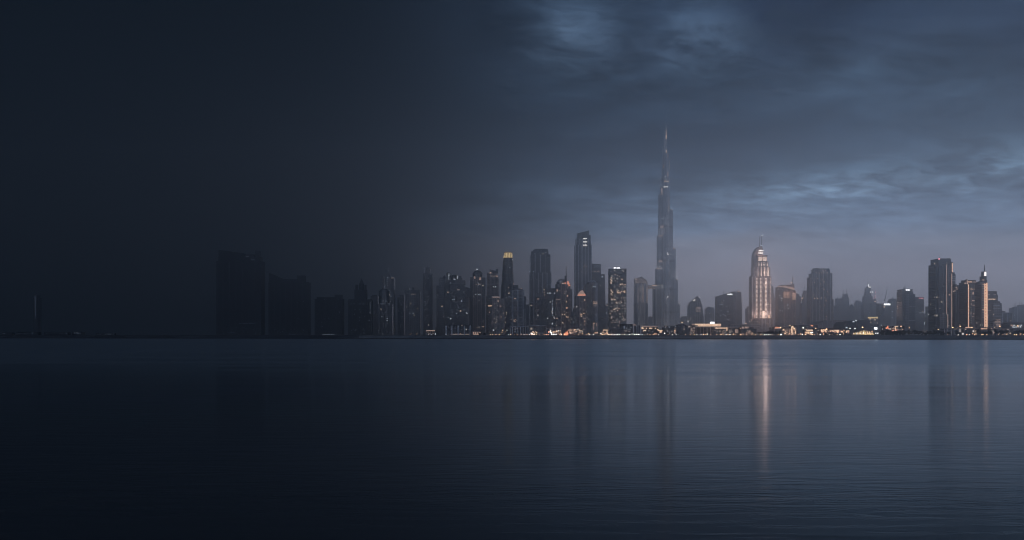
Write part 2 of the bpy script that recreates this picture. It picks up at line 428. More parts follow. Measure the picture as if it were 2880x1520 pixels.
b.tier('body', 979, 1030, 842, mat='night', dep=40, fins=6, fmat='trimn', finw=1.3); b.tier('upper_body', 996, 1029, 815, 842, 'night', dep=30, front=5); b.tier('pinnacle', 998.5, 1006, 801, 815, 'night', dep=8, front=6); b.tier('pinnacle', 1024, 1029, 802, 815, 'night', dep=8, front=6); b.tier('drum', 1008, 1022, 799, 815, 'night', 'round', dep=14, front=8); b.peak('spire', 1009, 1021, 783, 799, 'trimn', front=9)
b.strip('lit_floor', 984, 855.5, 998, 855.5, 'ghost', 1.6); b.strip('lit_floor', 1009, 855.5, 1026, 855.5, 'ghost', 1.6)
b.wins([(998.5, 871), (1012, 872), (997, 884.5), (1011.5, 893.3), (1025, 890), (1011, 902), (1014, 878)], mat='faint'); b.scatter(14, 984, 1028, 925, 941, mats=('ghost', 'faint')); b.done()
b = Bld('sign_tower', 'narrow dark tower topped by a small square lit sign', 1037, 3060, group=NT_)
b.tier('body', 1029, 1046, 848, mat='night', dep=24, fins=5, fmat='trimn'); b.tier('parapet', 1030, 1044, 842, 848, 'trimn', dep=18, front=2)
b.strip('square_sign', 1034, 844, 1039.5, 844, 'cooldim', 4.6, 1.2); b.wins([(1041, 852 + 3.4 * i, 1.7, 1.5) for i in range(10)], mat='faint'); b.wins([(1036, 901.5), (1039, 901.5), (1038, 918), (1048 - 3, 900)], mat='faint'); b.done()
b = Bld('plain_tower', 'pale plain slab behind the narrow tower with the square sign', 1052, 3500, group=NT_)
b.tier('body', 1042, 1063, 833, mat='dark', dep=30); b.tier('roof_block', 1046, 1058, 830, 833, 'trimn', dep=18, front=5); b.done()
b = Bld('rounded_tower', 'dark blue tower with a rounded striped top in front of the lit spire', 1082, 3020, group=NT_)
b.tier('body', 1061, 1103, 856, mat='dark', dep=36, fins=5, fmat='trimn'); b.tier('bowed_top', 1063, 1096, 818, 856, 'blue', 'round', dep=30, front=2, bands=10, bmat='trimd', bandh=1.2); b.dome('cap', 1065, 1094, 812.5, 818, 'trimd', y=17)
b.wins([(1074.5, 847), (1078, 847), (1083.5, 847.3), (1086.5, 847.3), (1098.5, 848), (1073.5, 891.5), (1074, 891)], mat='faint'); b.strip('lit_floor', 1070, 855.5, 1081, 855.5, 'faint', 1.6); b.strip('lit_floor', 1090, 855.6, 1097, 855.6, 'faint', 1.6); b.strip('lit_floor', 1087, 896, 1093, 896, 'cooldim', 1.5); b.strip('lit_floor', 1087, 902, 1093, 902, 'cooldim', 1.5)
b.wins([(1094, 817), (1096, 821), (1098, 833.5), (1101, 834)], mat='faint'); b.done()
b = Bld('twin_spire_tower', 'tall dark twin-shafted tower with a lit needle spire and a trail of lights', 1093, 3420, group=NT_)
b.tier('left_shaft', 1075, 1081.5, 779, mat='dark', dep=14); b.tier('main_shaft', 1086, 1109, 780, mat='dark', dep=30, fins=6, fmat='trimd'); b.tier('low_link', 1075, 1109, 815, mat='dark', dep=24, front=3); b.peak('spire_base', 1088.5, 1097, 766, 780, 'trimd', front=6)
b.spire('needle', 1092.4, 755, 768, 1.2, .5, y=10); b.strip('roof_lamp', 1077.5, 781.5, 1080.5, 781.5, 'cooldim', 4); b.strip('roof_lamp', 1088.5, 782, 1092, 782, 'cooldim', 2.4); b.strip('roof_lamp', 1100, 782, 1107, 783, 'faintw', 2.5)
b.wins([(1092.5, 756.5), (1093.5, 762.5)], mat='cooldim', w=1.6, h=1.6); b.wins([(1089, 786), (1089, 792), (1089.3, 799), (1087, 801), (1084.5, 803), (1082, 805.5), (1081, 808), (1089, 804)], mat='faint', w=2); b.done()
b = Bld('plain_tower', 'featureless dark slab filling the gap right of the needle spire', 1127, 3500, group=NT_)
b.tier('body', 1118, 1137, 831, mat='dark', dep=30, fins=7, fmat='trimd'); b.tier('roof_block', 1122, 1133, 829, 831, 'trimd', dep=16, front=6); b.wins([(1124, 850), (1134, 850), (1134, 867), (1134, 873)], mat='faint'); b.done()
b = Bld('turreted_tower', 'broad dark tower with a wide ribbed cornice and two roof turrets', 1160, 3010, group=NT_)
b.tier('body', 1140, 1181, 826, mat='grey', dep=40, fins=5, fmat='trimd', finw=1.3); b.tier('cornice', 1138.5, 1182, 816.5, 826, 'dark', dep=42, front=-1.2, bands=4, bmat='trimd'); b.tier('turret', 1146, 1153, 812, 816.5, 'trimd', dep=10, front=8); b.tier('turret', 1158, 1164, 809, 816.5, 'trimd', dep=10, front=8); b.tier('bay', 1153, 1170, 828, mat='grey', dep=10, front=-2.)
b.wins([(1162, 881.5), (1153.5, 881.5), (1151.5, 812.8)], mat='cooldim'); b.wins([(1157, 828), (1160.5, 828), (1164, 828), (1167.5, 828)], mat='faintw'); b.done()
b = Bld('tall_slab_tower', 'tallest slim dark tower on the left, with a stepped top and short antenna', 1203, 2990, group=NT_)
b.tier('main_shaft', 1190.5, 1209, 769, mat='dark', dep=30, fins=6, fmat='trimd', finp=1.); b.tier('right_shaft', 1209, 1216, 770, mat='dark', dep=24, front=3, fins=5, fmat='trimd'); b.tier('crown', 1191, 1208.5, 752, 769, 'dark', dep=26, front=1.5); b.strip('crown_panel', 1194, 752.8, 1194, 768, 'trim', 3.6, .5)
b.spire('antenna', 1202.3, 747, 752, .9, .5); b.strip('lit_floor', 1189.5, 849.3, 1197.5, 849.3, 'faint', 1.6); b.wins([(1211, 772.5)], mat='faint'); b.done()
b = Bld('lit_roof_pavilion', 'low waterfront pavilion with one long warm roof light', 1211, shore(1211) + 60, 'pavilion', LOW)
b.tier('body', 1198, 1224, 931.5, mat='lowdark', dep=20, fins=5); b.tier('roof', 1196, 1226, 928.5, 931.5, 'trimd', dep=26, front=-3); b.strip('roof_light', 1199, 930.6, 1223.5, 930.6, 'warmdim', 1.7, 4)
b.wins([(1204, 935), (1207, 939.5), (1218, 938)], mat='faintw'); b.done()
b = Bld('sloped_cluster_tower', 'dark tower with a small pyramid roof beside a dotted light column', 1245, 2960, short='the pyramid-roofed tower')
b.tier('left_wing', 1227, 1236, 803, mat='dark', dep=24, front=4); b.tier('main_shaft', 1234, 1250, 784, mat='grey', dep=34, fins=5, fmat='trimd'); b.tier('right_wing', 1249, 1264, 788, mat='teal', dep=30, front=3, fins=6, fmat='trimd'); b.tier('right_crown', 1250, 1260, 781, 788, 'teal', dep=20, front=6); b.tier('crown', 1236, 1249, 781, 784, 'trimd', dep=20, front=6); b.peak('pyramid_roof', 1241, 1257, 774, 784, 'trimd', front=10); b.tier('podium', 1225, 1266, 921, mat='lowdark', dep=44, front=-4); b.done()
b = Bld('light_column_tower', 'tower almost hidden behind the blue slab, marked by a column of white lights', 1262, 3300)
b.tier('body', 1255, 1268, 768, mat='dark', dep=26, fins=6, fmat='trimd'); b.tier('roof_block', 1257, 1264, 766, 768, 'trimd', dep=12, front=5); b.wins([(1262.5, 771.5), (1262.5, 775.5), (1262, 779.5), (1261.5, 783), (1262, 788)], mat='cool', w=2.4); b.done()
b = Bld('domed_block_tower', 'tower with a rounded crown and white dotted lights behind the blue slab', 1285, 3350)
b.tier('body', 1268, 1300, 782, mat='dark', dep=34, fins=7, fmat='trimd'); b.tier('drum', 1269, 1284, 777, 782, 'dark', 'round', dep=22, front=5); b.dome('dome', 1269, 1284, 772.5, 777, 'trimd', y=16); b.tier('roof_block', 1285, 1297, 776.5, 782, 'trimd', dep=16, front=8)
b.wins([(1286, 777), (1286, 780.5), (1286, 784), (1277, 785.5), (1279, 786.5)], mat='cool', w=2.6); b.done()
b = Bld('banded_glass_tower', 'blue glass tower ringed by pale floor bands, standing on a columned block', 1288, 2800, short='the banded blue tower')
b.tier('body', 1264, 1307, 806, mat='dark', dep=42, bands=13.2, bmat='edge', bandh=1.1, bandp=.8); b.tier('crown_frame', 1264.5, 1307.5, 789, 800, 'grey', dep=40, front=1); b.tier('crown_recess', 1267, 1305, 800, 806, 'dark', dep=36, front=3); b.tier('right_bay', 1303, 1312, 808, mat='dark', dep=30, front=1.2, bands=6.6, bmat='edge', bandh=.9); b.tier('balcony_wing', 1311.5, 1320.5, 836, mat='brown', dep=26, front=2, bands=6.6, bmat='edge', bandh=.9)
b.strip('corner_pier', 1265, 790, 1265, 912, 'trimd', 2.6, .9); b.strip('roof_beam', 1264, 792.5, 1280, 792.5, 'trimn', 3, 1.2)
b.strip('lit_floor', 1285.5, 815.5, 1294, 815.8, 'faintw', 1.8); b.wins([(1277, 835.5), (1274, 843.5), (1277.5, 842), (1285.5, 871.5), (1284.5, 882), (1271, 871.5), (1265.5, 872), (1305, 872), (1297.5, 847.5), (1298, 847), (1267, 796.5), (1278, 785.5)], mat='cooldim'); b.wins([(1311.5, 879.5), (1313, 882), (1263.5, 894), (1266, 898), (1268, 896)], mat='cool', w=2.2); b.done()
b = Bld('columned_podium', 'wide low block with tall pale pillars under the banded blue tower', 1288, shore(1288) + 45, 'podium block', LOW)
b.tier('body', 1253, 1324, 916, mat='lowdark', dep=34, fins=12.5, fmat='trim', finw=2.6, finp=1.5); b.tier('roof_slab', 1251.5, 1326, 913.5, 916, 'trimn', dep=38, front=-2.5)
b.strip('floor_edge', 1254, 924.5, 1323, 924.5, 'trimd', 1., .9); b.strip('floor_edge', 1254, 933, 1323, 933, 'trimd', 1., .9); b.strip('shop_front', 1269, 941, 1320, 941, 'faintw', 1.6, 1.2); b.wins([(1269.5, 941), (1282, 940.5), (1295, 940), (1306, 941)], mat='warmdim'); b.done()
b = Bld('plain_tower', 'thin dull slab squeezed between the banded blue tower and the copper-lit one', 1315, 3350)
b.tier('body', 1308, 1324, 811, mat='haze_t', dep=26, fins=6, fmat='trimd'); b.tier('roof_block', 1311, 1320, 809, 811, 'trimd', dep=12, front=6); b.done()
b = Bld('copper_crown_tower', 'dark tower with copper lights under a drum top and a star-like roof lamp', 1342, 2880, short='the copper-lit drum tower')
b.tier('left_wing', 1322, 1333, 780, mat='dark', dep=30, front=4, fins=5, fmat='trimd'); b.tier('right_wing', 1353, 1364.5, 781, mat='dark', dep=30, front=4, fins=5, fmat='trimd'); b.tier('main_shaft', 1331, 1355, 778, mat='brown', dep=38, fins=6, fmat='trimb', finw=1.0); b.tier('drum', 1329, 1356, 768, 779, 'dark', 'cham', dep=32, front=3); b.dome('dome', 1330, 1355, 760, 768, 'trimd', y=20); b.spire('finial', 1342, 757, 761, .8, .5, y=20)
b.win(1342, 758.6, 2.6, 2.4, 'cool', 'roof_lamp', 8); b.strip('copper_light', 1335, 778, 1335, 785, 'warmdim', 2, 1.2); b.strip('copper_light', 1350, 781, 1350, 788, 'warmdim', 3, 1.2); b.strip('copper_light', 1348, 786, 1352, 781, 'warmdim', 1.5, 1.2); b.strip('lit_floor', 1338, 800.5, 1352, 800.5, 'faintw', 1.6); b.wins([(1338, 828.5), (1343, 829), (1346, 829), (1350, 829), (1345, 797), (1344, 803.5)], mat='cooldim', w=2.2)
b.strip('stair_light', 1343.5, 890, 1343.5, 912, 'faintw', 1.3, 1); b.strip('lit_floor', 1329, 857.5, 1334, 857.5, 'faintw', 1.3); b.strip('base_canopy', 1340, 921, 1350, 921, 'faintw', 1.2, 4); b.strip('base_canopy', 1355, 920, 1362, 919, 'warmdim', 1.4, 4); b.done()
b = Bld('arcade_house', 'small block with a glowing warm arcade front beside the columned block', 1341, shore(1341) + 45, 'low building', LOW)
b.tier('body', 1328, 1353, 931.5, mat='lowdark', dep=18, fins=4.2, fmat='trimb', finw=1.2); b.tier('roof', 1326, 1356, 928, 931.5, 'trimd', dep=22, front=-2)
b.wins([(1331.6 + 3.1 * i, 937.5, 1.5, 5.) for i in range(7)], mat='warmdim'); b.strip('shop_front', 1331, 941, 1349, 941, 'warmdim', 1.2, 1.6); b.done()
b = Bld('castle_top_tower', 'brown tower with a castle-like roof block and two warm crown lights', 1386, 3000, short='the castle-topped tower')
b.tier('main_shaft', 1369, 1402, 778, mat='brown', dep=38, fins=5, fmat='trimb', finw=1.1); b.tier('crown', 1369.5, 1399, 767, 778, 'brown', dep=30, front=3); b.tier('roof_block', 1377, 1399.5, 760, 767, 'trimd', dep=22, front=6, slant=(757.5, 763)); b.tier('turret', 1394, 1400.5, 756.5, 767, 'trimd', dep=12, front=6); b.tier('base_shaft', 1367.5, 1404.5, 832, mat='dark', dep=40, front=-1.5)
b.strip('crown_light', 1376.5, 767.5, 1382, 767.5, 'warmdim', 3., 1.4); b.strip('cornice_light', 1378, 776, 1400, 778, 'faintw', 1.8, 1.3); b.strip('crown_light', 1396, 777.4, 1400, 777.4, 'warmdim', 2.4, 1.4); b.wins([(1389, 807), (1393.5, 807.3)], mat='cool', w=2.2); b.strip('lit_floor', 1373, 861, 1384, 861, 'warm', 2., 3); b.done()
b = Bld('sandstone_tower', 'short pale sandstone tower in front of the castle-topped one, lit pilasters', 1396, 2760, short='the short sandstone tower')
b.tier('main_shaft', 1384, 1407, 836, mat='beige', dep=34, fins=6.5, fmat='trimb', finw=1.6); b.tier('crown', 1382.5, 1406, 834, 838, 'trim', dep=36, front=-1); b.tier('right_wing', 1406, 1420, 840, mat='beige', dep=28, front=3, fins=6, fmat='trimb'); b.tier('left_wing', 1374, 1384, 862, mat='dark', dep=26, front=4); b.tier('side_annex', 1380, 1420, 864, mat='grey', dep=30, front=3.5)
b.strip('crown_light', 1385, 836.3, 1405, 836.3, 'pink', 2); b.strip('lit_floor', 1404, 861.7, 1410, 861.7, 'warmdim', 2.); b.wins([(1416, 881), (1376.5, 878.5), (1408.5, 890), (1408.5, 894.5), (1384.5, 910), (1402, 849), (1401, 845)], mat='warmdim'); b.scatter(20, 1385, 1406, 842, 930, 2.3, 2.4, ('faintw',), w=1.6); b.done()

# ------------------------------------------------------------------ centre left
b = Bld('golden_crown_tower', 'round tapering dark tower wearing a glowing golden crown', 1427, 3250, short='the golden-crowned tower')
b.tier('lower_shaft', 1408.5, 1446, 802, mat='dark', kind='round', dep=34); b.tier('upper_shaft', 1410, 1445, 732, 802, 'dark', 'round', dep=32, front=1, tx=(1414.5, 1442.5), bands=9, bmat='trimd', bandh=.8, bandp=.4); b.tier('collar', 1415.5, 1442, 724.5, 732, 'trimd', 'round', dep=25, front=4, tx=(1416.5, 1441.5))
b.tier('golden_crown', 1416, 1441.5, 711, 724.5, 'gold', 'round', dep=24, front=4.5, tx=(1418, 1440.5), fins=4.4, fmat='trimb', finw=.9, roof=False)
for i in range(6): b.strip('crown_rib', 1418.6 + 4.1 * i, 711.5, 1418.6 + 4.1 * i, 724, 'trimb', 1.3, .7)
b.tier('crown_rim', 1417.5, 1441, 709, 711.3, 'trimb', 'round', dep=22, front=5.5); b.wins([(1434, 753.7), (1441, 730.5)], mat='cool', w=2.); b.done()
b = Bld('balcony_tower', 'pale ribbed apartment tower with a boxy roof hut below the golden crown', 1455, 2900, short='the ribbed apartment tower')
b.tier('main_shaft', 1439, 1474, 816, mat='grey', dep=36, fins=8, fmat='trim', finw=1.8, bands=7.4, bmat='trim', bandh=.8, bandp=.35); b.tier('left_wing', 1425.5, 1439.5, 812, mat='dark', dep=30, front=4, fins=6, fmat='trimd'); b.tier('right_wing', 1473, 1479.5, 836, mat='grey', dep=26, front=5, fins=4); b.tier('crown', 1441, 1471, 812, 817, 'pale', 'cham', dep=30, front=2); b.tier('roof_hut', 1443, 1458, 802, 812, 'trimd', dep=18, front=6); b.tier('side_annex', 1474, 1478.5, 834, 870, 'trimd', dep=10, front=2)
b.wins([(1445, 798.7), (1430, 810), (1466, 811.5), (1447.5, 840.5), (1450, 840), (1439.5, 899), (1446, 901.5), (1449, 899.5), (1446, 905), (1449, 905.5)], mat='warmdim'); b.strip('lit_floor', 1434.5, 846.8, 1443, 846.8, 'faintw', 1.2); b.done()
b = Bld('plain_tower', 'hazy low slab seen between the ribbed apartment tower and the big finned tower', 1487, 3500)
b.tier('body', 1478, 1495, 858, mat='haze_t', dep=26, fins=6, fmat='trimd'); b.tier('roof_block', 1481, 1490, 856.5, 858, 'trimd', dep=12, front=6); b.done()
b = Bld('finned_tower', 'massive dark slab tower striped by full-height pale fins', 1520, 3150, short='the big finned tower')
b.tier('lower_shaft', 1489, 1551, 767, mat='dark', dep=48, fins=6.4, fmat='trim', finw=1.0, finp=1.2); b.tier('upper_shaft', 1490.5, 1549, 716, 767, 'dark', dep=46, front=1, fins=6.4, fmat='trim', finw=1.0, finp=1.0); b.tier('shoulder', 1494, 1542.5, 707, 716, 'dark', dep=38, front=3, fins=6, fmat='trimd'); b.tier('crown', 1499, 1541.5, 702.5, 707, 'dark', dep=34, front=4, fins=6, fmat='trimd'); b.tier('roof_block', 1503.5, 1540.5, 700, 702.5, 'trimd', dep=26, front=6)
for x in (1504, 1511, 1525, 1532): b.spire('roof_aerial', x, 698.4, 701, .5, .4, y=12)
for x, y0, y1 in ((1507, 716, 790), (1516, 714, 825), (1498, 715, 723), (1534.5, 711, 800)): b.strip('light_fin', x, y0, x, y1, 'pale', 1.4, 1.6)
b.wins([(1489.5, 765), (1500, 764), (1505, 713.5), (1535, 711), (1501, 893)], mat='cool', w=2.2); b.strip('lit_floor', 1490, 860, 1497, 860, 'warmdim', 1.8); b.strip('lit_floor', 1500, 859.5, 1502.5, 859.5, 'warmdim', 1.8); b.strip('floor_edge', 1489.5, 852, 1503, 852, 'trim', 1.2); b.done()
b = Bld('flat_crown_tower', 'shorter dark tower with a blank flat crown before the big finned tower', 1519, 2880, short='the flat-crowned tower')
b.tier('main_shaft', 1504, 1535.5, 838, mat='dark', dep=34, fins=6, fmat='trimd', finw=1.3); b.tier('crown', 1503.5, 1535.8, 824.5, 836, 'grey', dep=36, front=-.8); b.tier('crown_recess', 1505, 1534.5, 836, 838, 'dark', dep=32, front=1)
b.wins([(1530.5, 823), (1532, 830), (1511.5, 841.5), (1514.5, 841.5)], mat='warmdim', w=2.2); b.strip('corner_light', 1534, 842, 1534, 912, 'pale', 1.2, 1.0); b.done()
b = Bld('black_glass_tower', 'black glass tower with a broken column of small white lights', 1549, 2900, short='the black glass tower')
b.tier('main_shaft', 1536, 1563, 822, mat='blue', dep=34, fins=9, fmat='trimd'); b.tier('crown', 1535.5, 1563.5, 811, 817, 'trimd', dep=36, front=-.8); b.tier('crown_recess', 1537, 1562, 817, 822, 'grey', dep=32, front=1)
b.wins([(1545, 825), (1548, 825), (1541, 825), (1560, 825), (1547.5, 850), (1553, 912), (1553.5, 909.5), (1559.5, 895.5), (1540, 896)], mat='cool', w=2.2); b.wins([(1554, 845 + 4.2 * i, 1.5, 1.6) for i in range(11)], mat='cooldim'); b.wins([(1554.5, 868), (1553.5, 872.5), (1554.3, 881)], mat='cool', w=1.8); b.done()
b = Bld('needle_dome_tower', 'tower with a rounded roof, orange crown lamps and one long needle', 1583, 2820, short='the needle-topped tower')
b.tier('left_shaft', 1562.5, 1578, 799.5, mat='dark', dep=36, fins=8, fmat='trimd'); b.tier('right_shaft', 1577, 1604.5, 800, mat='brown', dep=38, front=-1.5, fins=6, fmat='trimb', finw=1.2); b.tier('right_wing', 1603.5, 1610, 814, mat='grey', dep=28, front=5, fins=5, fmat='trim'); b.tier('drum', 1566, 1594, 793, 800, 'grey', 'cham', dep=28, front=3); b.dome('dome', 1567.5, 1593.5, 783.5, 793, 'trim', y=18); b.tier('needle_base', 1588.5, 1594, 776, 800, 'trimd', dep=8, front=4)
b.spire('needle', 1592.8, 748, 776, 1., .45, y=8); b.wins([(1597.5, 794, 3.4, 3), (1598.5, 799, 4, 3), (1601, 803, 3.4, 2.4), (1590.5, 796.5, 3, 2.4)], mat='orange', name='crown_lamp', out=1.5); b.strip('crown_light', 1580, 797.5, 1588, 797.5, 'warmdim', 2.2, 1.5)
b.wins([(1567, 816, 2.6, 3), (1567, 819, 2.4, 2.2), (1575, 818.5), (1565.5, 843.5), (1570, 843), (1575, 842), (1565, 853)], mat='warmdim'); b.wins([(1593, 849.5), (1594.5, 866.5), (1594, 867), (1596, 833), (1593.5, 891.8), (1597.5, 892.5), (1588, 885), (1581.5, 885), (1582, 908), (1566.5, 896), (1564, 916)], mat='warm'); b.scatter(22, 1579, 1604, 806, 925, 2.2, 3, ('faintw', 'warmdim'), w=1.5); b.done()
b = Bld('plain_tower', 'far hazy building low in the gap right of the needle-topped tower', 1613, 3900)
b.tier('body', 1606, 1621, 876, mat='haze_t', dep=26); b.tier('roof_block', 1612, 1618, 868, 876, 'haze_t', dep=14, front=4); b.wins([(1613, 906.5), (1616, 907)], mat='cool', w=2.6); b.done()
b = Bld('colonnade_block', 'low pale block with a colonnade of white piers, left of two stone blocks', 1460, shore(1460) + 50, 'podium block', LOW)
b.tier('body', 1434, 1486, 920, mat='lowdark', dep=28, fins=5.3, fmat='trim', finw=1.7, finp=1.2); b.tier('roof_slab', 1433, 1487, 918.4, 920, 'trim', dep=30, front=-1); b.tier('entrance_hall', 1444, 1460, 938, mat='trimd', dep=8, front=-8); b.wins([(1437, 941), (1466, 941), (1480, 941)], mat='warmdim'); b.done()
b = Bld('stone_podium', 'low stone block with small square windows before the flat-crowned tower', 1513, shore(1513) + 52, 'podium block', LOW)
b.tier('body', 1491, 1536, 916.5, mat='podium', dep=28); b.tier('parapet', 1490.5, 1536.5, 915, 916.5, 'trim', dep=29, front=-.6); b.tier('front_pavilion', 1512, 1530, 933, mat='podium', dep=8, front=-8, bands=4, bmat='trim'); b.scatter(14, 1493, 1512, 932, 942, 2.4, 2.4, ('warm', 'warmdim')); b.wins([(1502, 941), (1498, 940), (1494, 938)], mat='white'); b.done()
b = Bld('stone_podium', 'long low stone block speckled with small lit windows left of an orange glow', 1558, shore(1558) + 52, 'podium block', LOW)
b.tier('body', 1536.5, 1580, 924, mat='podium', dep=28, fins=6, fmat='trim'); b.tier('parapet', 1536.3, 1580.5, 922.6, 924, 'trim', dep=29, front=-.6); b.scatter(26, 1545, 1579, 930, 942, 2.4, 2.4, ('warm', 'warmdim', 'white'), w=2.); b.done()
b = Bld('festival_tent', 'small peaked tent glowing orange on the quay', 1592, shore(1592) + 25, 'tent', LOW)
b.tier('skirt', 1586, 1598, 940, mat='orange', dep=10, roof=False); b.peak('canopy', 1585, 1599.5, 932.5, 940, 'orange', front=-.5, px=1596); b.spire('pole', 1596, 930.5, 934, .25, .15, y=4); b.done()
b = Bld('market_hall', 'low dark hall scattered with warm lights, right of the orange tent', 1622, shore(1622) + 52, 'low building', LOW)
b.tier('body', 1600, 1640, 925, mat='lowlit', dep=22, fins=5, fmat='trimb'); b.tier('upper_room', 1614, 1630, 921, 925, 'podium', dep=14, front=3); b.scatter(40, 1601, 1640, 927, 942, 2.2, 2.2, ('warm', 'warmdim', 'faintw', 'warmdim'), w=1.9); b.done()

# ------------------------------------------------------------------ centre
b = Bld('slant_top_tower', 'tallest tower left of the giant spire, with a slanted blade roof and lit upper floors', 1641, 3600, short='the slant-topped tower')
b.tier('lower_shaft', 1617.5, 1664, 689, mat='grey', dep=50, fins=5.2, fmat='trim', finw=1.3, finp=1.2); b.tier('middle_shaft', 1620.5, 1662.5, 671.5, 689, 'grey', dep=46, front=2, fins=5.2, fmat='trim', finw=1.2); b.tier('upper_shaft', 1624.5, 1659, 661.5, 671.5, 'dark', dep=42, front=4, fins=6, fmat='trimd')
b.tier('slanted_crown', 1624.5, 1657.2, 650, 661.5, 'dark', dep=38, front=4.5, slant=(656.5, 648), fins=6, fmat='trimd'); b.tier('side_blade', 1657.2, 1661.5, 661, 689, 'dark', dep=36, front=3.5)
b.tier('left_dark_shaft', 1617.2, 1629, 690, mat='dark', dep=30, front=-1.5); b.tier('front_bay', 1637, 1655, 672, mat='grey', dep=12, front=-3, fins=4, fmat='trim', finw=1.1); b.tier('bay_recess', 1640, 1652.5, 669, 702, 'dark', dep=5, front=-4)
for y in (672.3, 681.2, 690.2): b.strip('lit_floor', 1640, y, 1651, y, 'white', 1.7, .6)
b.strip('lit_floor', 1640, 693.5, 1651, 693.5, 'faintw', 1.2, .6); b.wins([(1645 + (i % 3) * 2, 736 + i * 2.6, 1.8, 1.4) for i in range(16)], mat='faintw'); b.wins([(1644, 747), (1647, 749), (1649.5, 751), (1642.5, 751.5)], mat='warmdim'); b.wins([(1637, 765), (1636.5, 772)], mat='warmdim', w=1.8); b.strip('stair_light', 1649, 700, 1649, 735, 'pale', 1.6, 1.)
b.done()
b = Bld('lettered_tower', 'dark tower leaning outward at its foot, grey DOCC lettering near the top', 1683, 3650, short='the lettered dark tower')
b.tier('main_shaft', 1662, 1690.5, 742, mat='dark', dep=40, tx=(1664, 1690.3), slant=(741.5, 744)); b.tier('right_shaft', 1690, 1705, 772, mat='dark', dep=36, front=2, tx=(1690, 1701))
cu = bpy.data.curves.new('sign_letters', 'FONT'); cu.body = 'DOCC'; cu.size = 6.0 * b.k * 1.35; cu.extrude = .3; cu.space_character = 1.02; cu.materials.append(M['signdim'])
tmp = bpy.data.objects.new('sign_letters_curve', cu); COL.objects.link(tmp); bpy.context.view_layer.update()
me = bpy.data.meshes.new_from_object(tmp.evaluated_get(bpy.context.evaluated_depsgraph_get())); bpy.data.objects.remove(tmp); bpy.data.curves.remove(cu)
o = bpy.data.objects.new('sign_letters', me); COL.objects.link(o); o.parent = b.o; o.rotation_euler = (R(90), 0, 0); o.location = (b.X(1669.8), -.8, b.Z(752.6)); o.scale = (1.0, 1, 1)
b.wins([(1665.5, 764), (1671, 762.5), (1671, 764), (1675, 763.5), (1681, 763.5), (1684.5, 765), (1682.5, 762.5)], mat='pink'); b.win(1694, 778.8, 4, 4, 'cooldim', 'square_sign'); b.done()
b = Bld('green_glass_tower', 'greenish rounded glass tower with a pale cap before the lettered one', 1663, 2900, short='the green glass tower')
b.tier('left_shaft', 1645.5, 1668, 800, mat='teal', dep=34, front=2, fins=6, fmat='trimd'); b.tier('right_shaft', 1664, 1681, 797, mat='teal', kind='round', dep=30, front=-2, fins=4.6, fmat='trim', finw=.8); b.tier('crown', 1651, 1680.5, 795, 801, 'pale', 'cham', dep=30, front=0); b.dome('cap', 1655, 1679, 787, 796, 'trim', y=16)
b.strip('crown_light', 1667, 807, 1675, 807, 'cooldim', 1.6, 1.2)
for y in (850, 854.5, 861): b.strip('lit_floor', 1667, y, 1679.5, y, 'warmdim' if y < 860 else 'faintw', 1.6, 1.8)
b.wins([(1672, 853), (1678, 857), (1669, 881), (1678, 880), (1649, 910), (1653, 884), (1655, 898), (1651, 894)], mat='faintw'); b.strip('entrance_light', 1670.5, 909, 1670.5, 928, 'warmdim', 1.2, 2); b.strip('entrance_light', 1676.5, 909, 1676.5, 918, 'warmdim', 1.2, 2); b.win(1670.6, 910.5, 3, 2.4, 'warm'); b.done()
b = Bld('golden_tip_tower', 'short dark tower with a coppery glowing pointed roof', 1633, 2760, short='the glowing-roofed tower')
b.tier('left_shaft', 1617, 1630, 832.5, mat='dark', dep=34, fins=7, fmat='trimd'); b.tier('right_shaft', 1629, 1649, 833, mat='brown', dep=36, front=-2, fins=5, fmat='trimb', finw=1.2)
b.shape('glowing_roof', [(1624, 832.5), (1647.5, 832.5), (1646, 827), (1642, 821.5), (1638.5, 816), (1634, 818), (1629, 823)], 'pink', 2, 26); b.spire('finial', 1638.5, 812.5, 817, .5, .25, y=12); b.strip('cornice_light', 1626, 830.5, 1647, 830.5, 'orange', 2., 1.5); b.wins([(1634, 826, 2.6, 2.2), (1639, 822, 2.4, 2.4), (1643, 827, 2.4, 2.2)], mat='warmdim', name='roof_lamp', out=-1.2)  # floodlight on the pointed roof is put into it as emission
b.wins([(1644, 844.5), (1634, 886), (1637.5, 884), (1641.5, 882), (1635, 890), (1646, 896), (1645, 904)], mat='warm'); b.scatter(24, 1631, 1648, 838, 928, 2.2, 3, ('faintw', 'warmdim'), w=1.5); b.done()
b = Bld('plain_tower', 'hazy low slab with a warm roof line left of the dotted white-sign tower', 1709, 4200)
b.tier('body', 1702, 1716, 858, mat='haze_t', dep=24); b.tier('roof_block', 1706, 1712, 854, 858, 'haze_t', dep=12, front=4); b.strip('roof_light', 1704, 859.5, 1713, 859.5, 'warmdim', 1.8, 1.); b.win(1706, 881, 2.4, 2.2, 'cool'); b.done()
b = Bld('dotted_tower', 'rectangular tower freckled with lit round windows under a bright white roof sign', 1738, 3050, short='the dotted tower')
b.tier('body', 1714, 1761.5, 757.5, mat='dots', dep=42); b.tier('frame_edge', 1713.6, 1716, 756.5, 942, 'trimd', dep=8, front=-.6); b.tier('frame_edge', 1759.8, 1762, 757.5, 942, 'trimd', dep=8, front=-.6); b.tier('roof_edge', 1714, 1762, 756, 758.5, 'trimd', dep=43, front=-.6); b.tier('sign_frame', 1726, 1746.5, 752, 756.5, 'trimd', dep=3, front=4)
b.letters('roof_sign', 1726.5, 1746.2, 754.7, 4.4, 'sign', 4, 3.6, 5)
